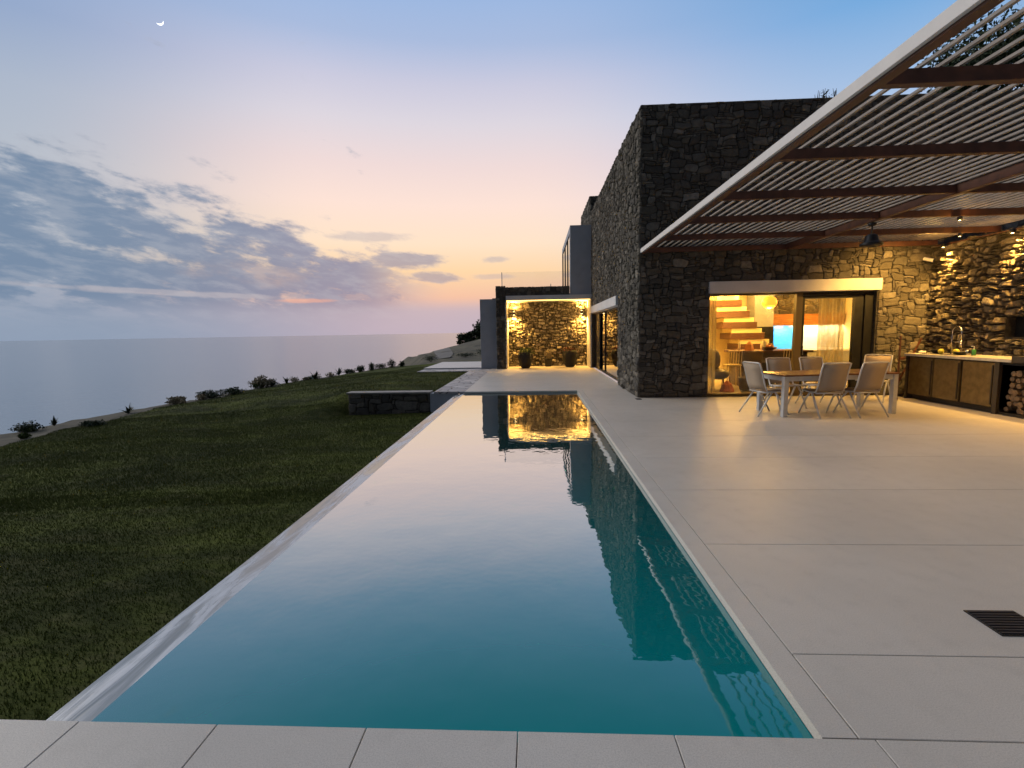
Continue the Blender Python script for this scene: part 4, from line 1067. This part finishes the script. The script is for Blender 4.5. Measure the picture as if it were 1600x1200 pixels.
single('basket', MB().lathe([(.14,0),(.19,.16),(.20,.34),(.18,.34),(.16,.04)], (5.25,12.3,.031), 18), M['dark_wood'], 'dark round basket on the floor inside the glass door', 'basket')
single('vase', MB().lathe([(.06,0),(.10,.07),(.10,.15),(.05,.22),(.06,.25)], (6.25,13.6,.976), 18), M['white_ceramic'], 'white vase on the kitchen island', 'vase')
single('fruit_bowl', MB().lathe([(.08,0),(.17,.06),(.19,.09),(.17,.09),(.10,.03),(.02,.02)], (6.35,13.5,.976), 20), M['dark_wood'], 'dark wooden fruit bowl on the kitchen island', 'bowl')
for k,(dx,dy,lab) in enumerate(((-.06,0,'orange in the dark fruit bowl, left one'),(.06,.02,'orange in the dark fruit bowl, right one'),(0,-.07,'orange in the dark fruit bowl, front one'))):
    single('orange', MB().blob((6.35+dx,13.5+dy,1.08), .055, k, 12, 8, .02), M['orange_wood'], lab, 'fruit')
single('lantern', MB().lathe([(.12,0),(.13,.02),(.10,.16),(.02,.25)], (5.85,13.6,.976), 4), M['orange_wood'], 'orange pyramid ornament on the left half of the kitchen island', 'ornament', smooth=False)
single('candle', MB().lathe([(.03,0),(.03,.22),(.01,.24)], (5.6,13.65,.976), 12), M['white_ceramic'], 'white candle on the left end of the kitchen island', 'candle')
def curtain(x0, x1, y, z0, z1, label, seed):
    n = 60; V = []; 
    for i in range(n+1):
        t = i/n; x = x0+(x1-x0)*t; yy = y+.035*math.sin(t*(x1-x0)*75+seed)+.01*math.sin(t*31)
        V += [(x,yy,z0),(x,yy-.01,(z0+z1)/2),(x,yy,z1)]
    F = [(3*i+k,3*i+3+k,3*i+4+k,3*i+1+k) for i in range(n) for k in (0,1)]
    o = np_mesh('curtain', np.array(V), np.array(F), M['curtain'], smooth=True); tag(o, label, 'curtain', 'curtains behind the sliding doors')
curtain(4.02,4.34,11.95,.04,2.42,'sheer curtain bunched at the left end of the glass door',1)
curtain(6.75,7.35,11.98,.04,2.42,'sheer curtain behind the black-framed right door pane',2)

# ------------------------------------------------------------------ the crescent moon
def moon(azd, eld, dist, size):
    d = Vector((math.sin(math.radians(azd))*math.cos(math.radians(eld)), math.cos(math.radians(azd))*math.cos(math.radians(eld)), math.sin(math.radians(eld))))
    c = d*dist; r = Vector((d.y,-d.x,0)).normalized(); u = r.cross(d)*1
    ang = math.radians(-62)                                    # lit limb points down and right
    e1 = r*math.cos(ang)+u*math.sin(ang); e2 = -r*math.sin(ang)+u*math.cos(ang)
    R_ = size*dist/2; n = 24; mb = MB(); vs = []
    # lune between the limb and the terminator, on the sphere
    for i in range(n+1):
        t = PI*(i/n-.5)
        for k in range(5):
            ph = math.radians(90-k/4*52)
            vs.append(c + e2*R_*math.sin(t) + e1*R_*math.cos(t)*math.sin(ph) - d*R_*math.cos(t)*math.cos(ph))
    mb.add(vs, [(5*i+k,5*i+k+1,5*i+k+6,5*i+k+5) for i in range(n) for k in range(4)])
    o = mb.build('moon', M['moonlit'], smooth=True); tag(o, 'thin bright crescent moon high in the sky at the left', 'moon')
moon(-36.46, 26.72, 60000, .0095)
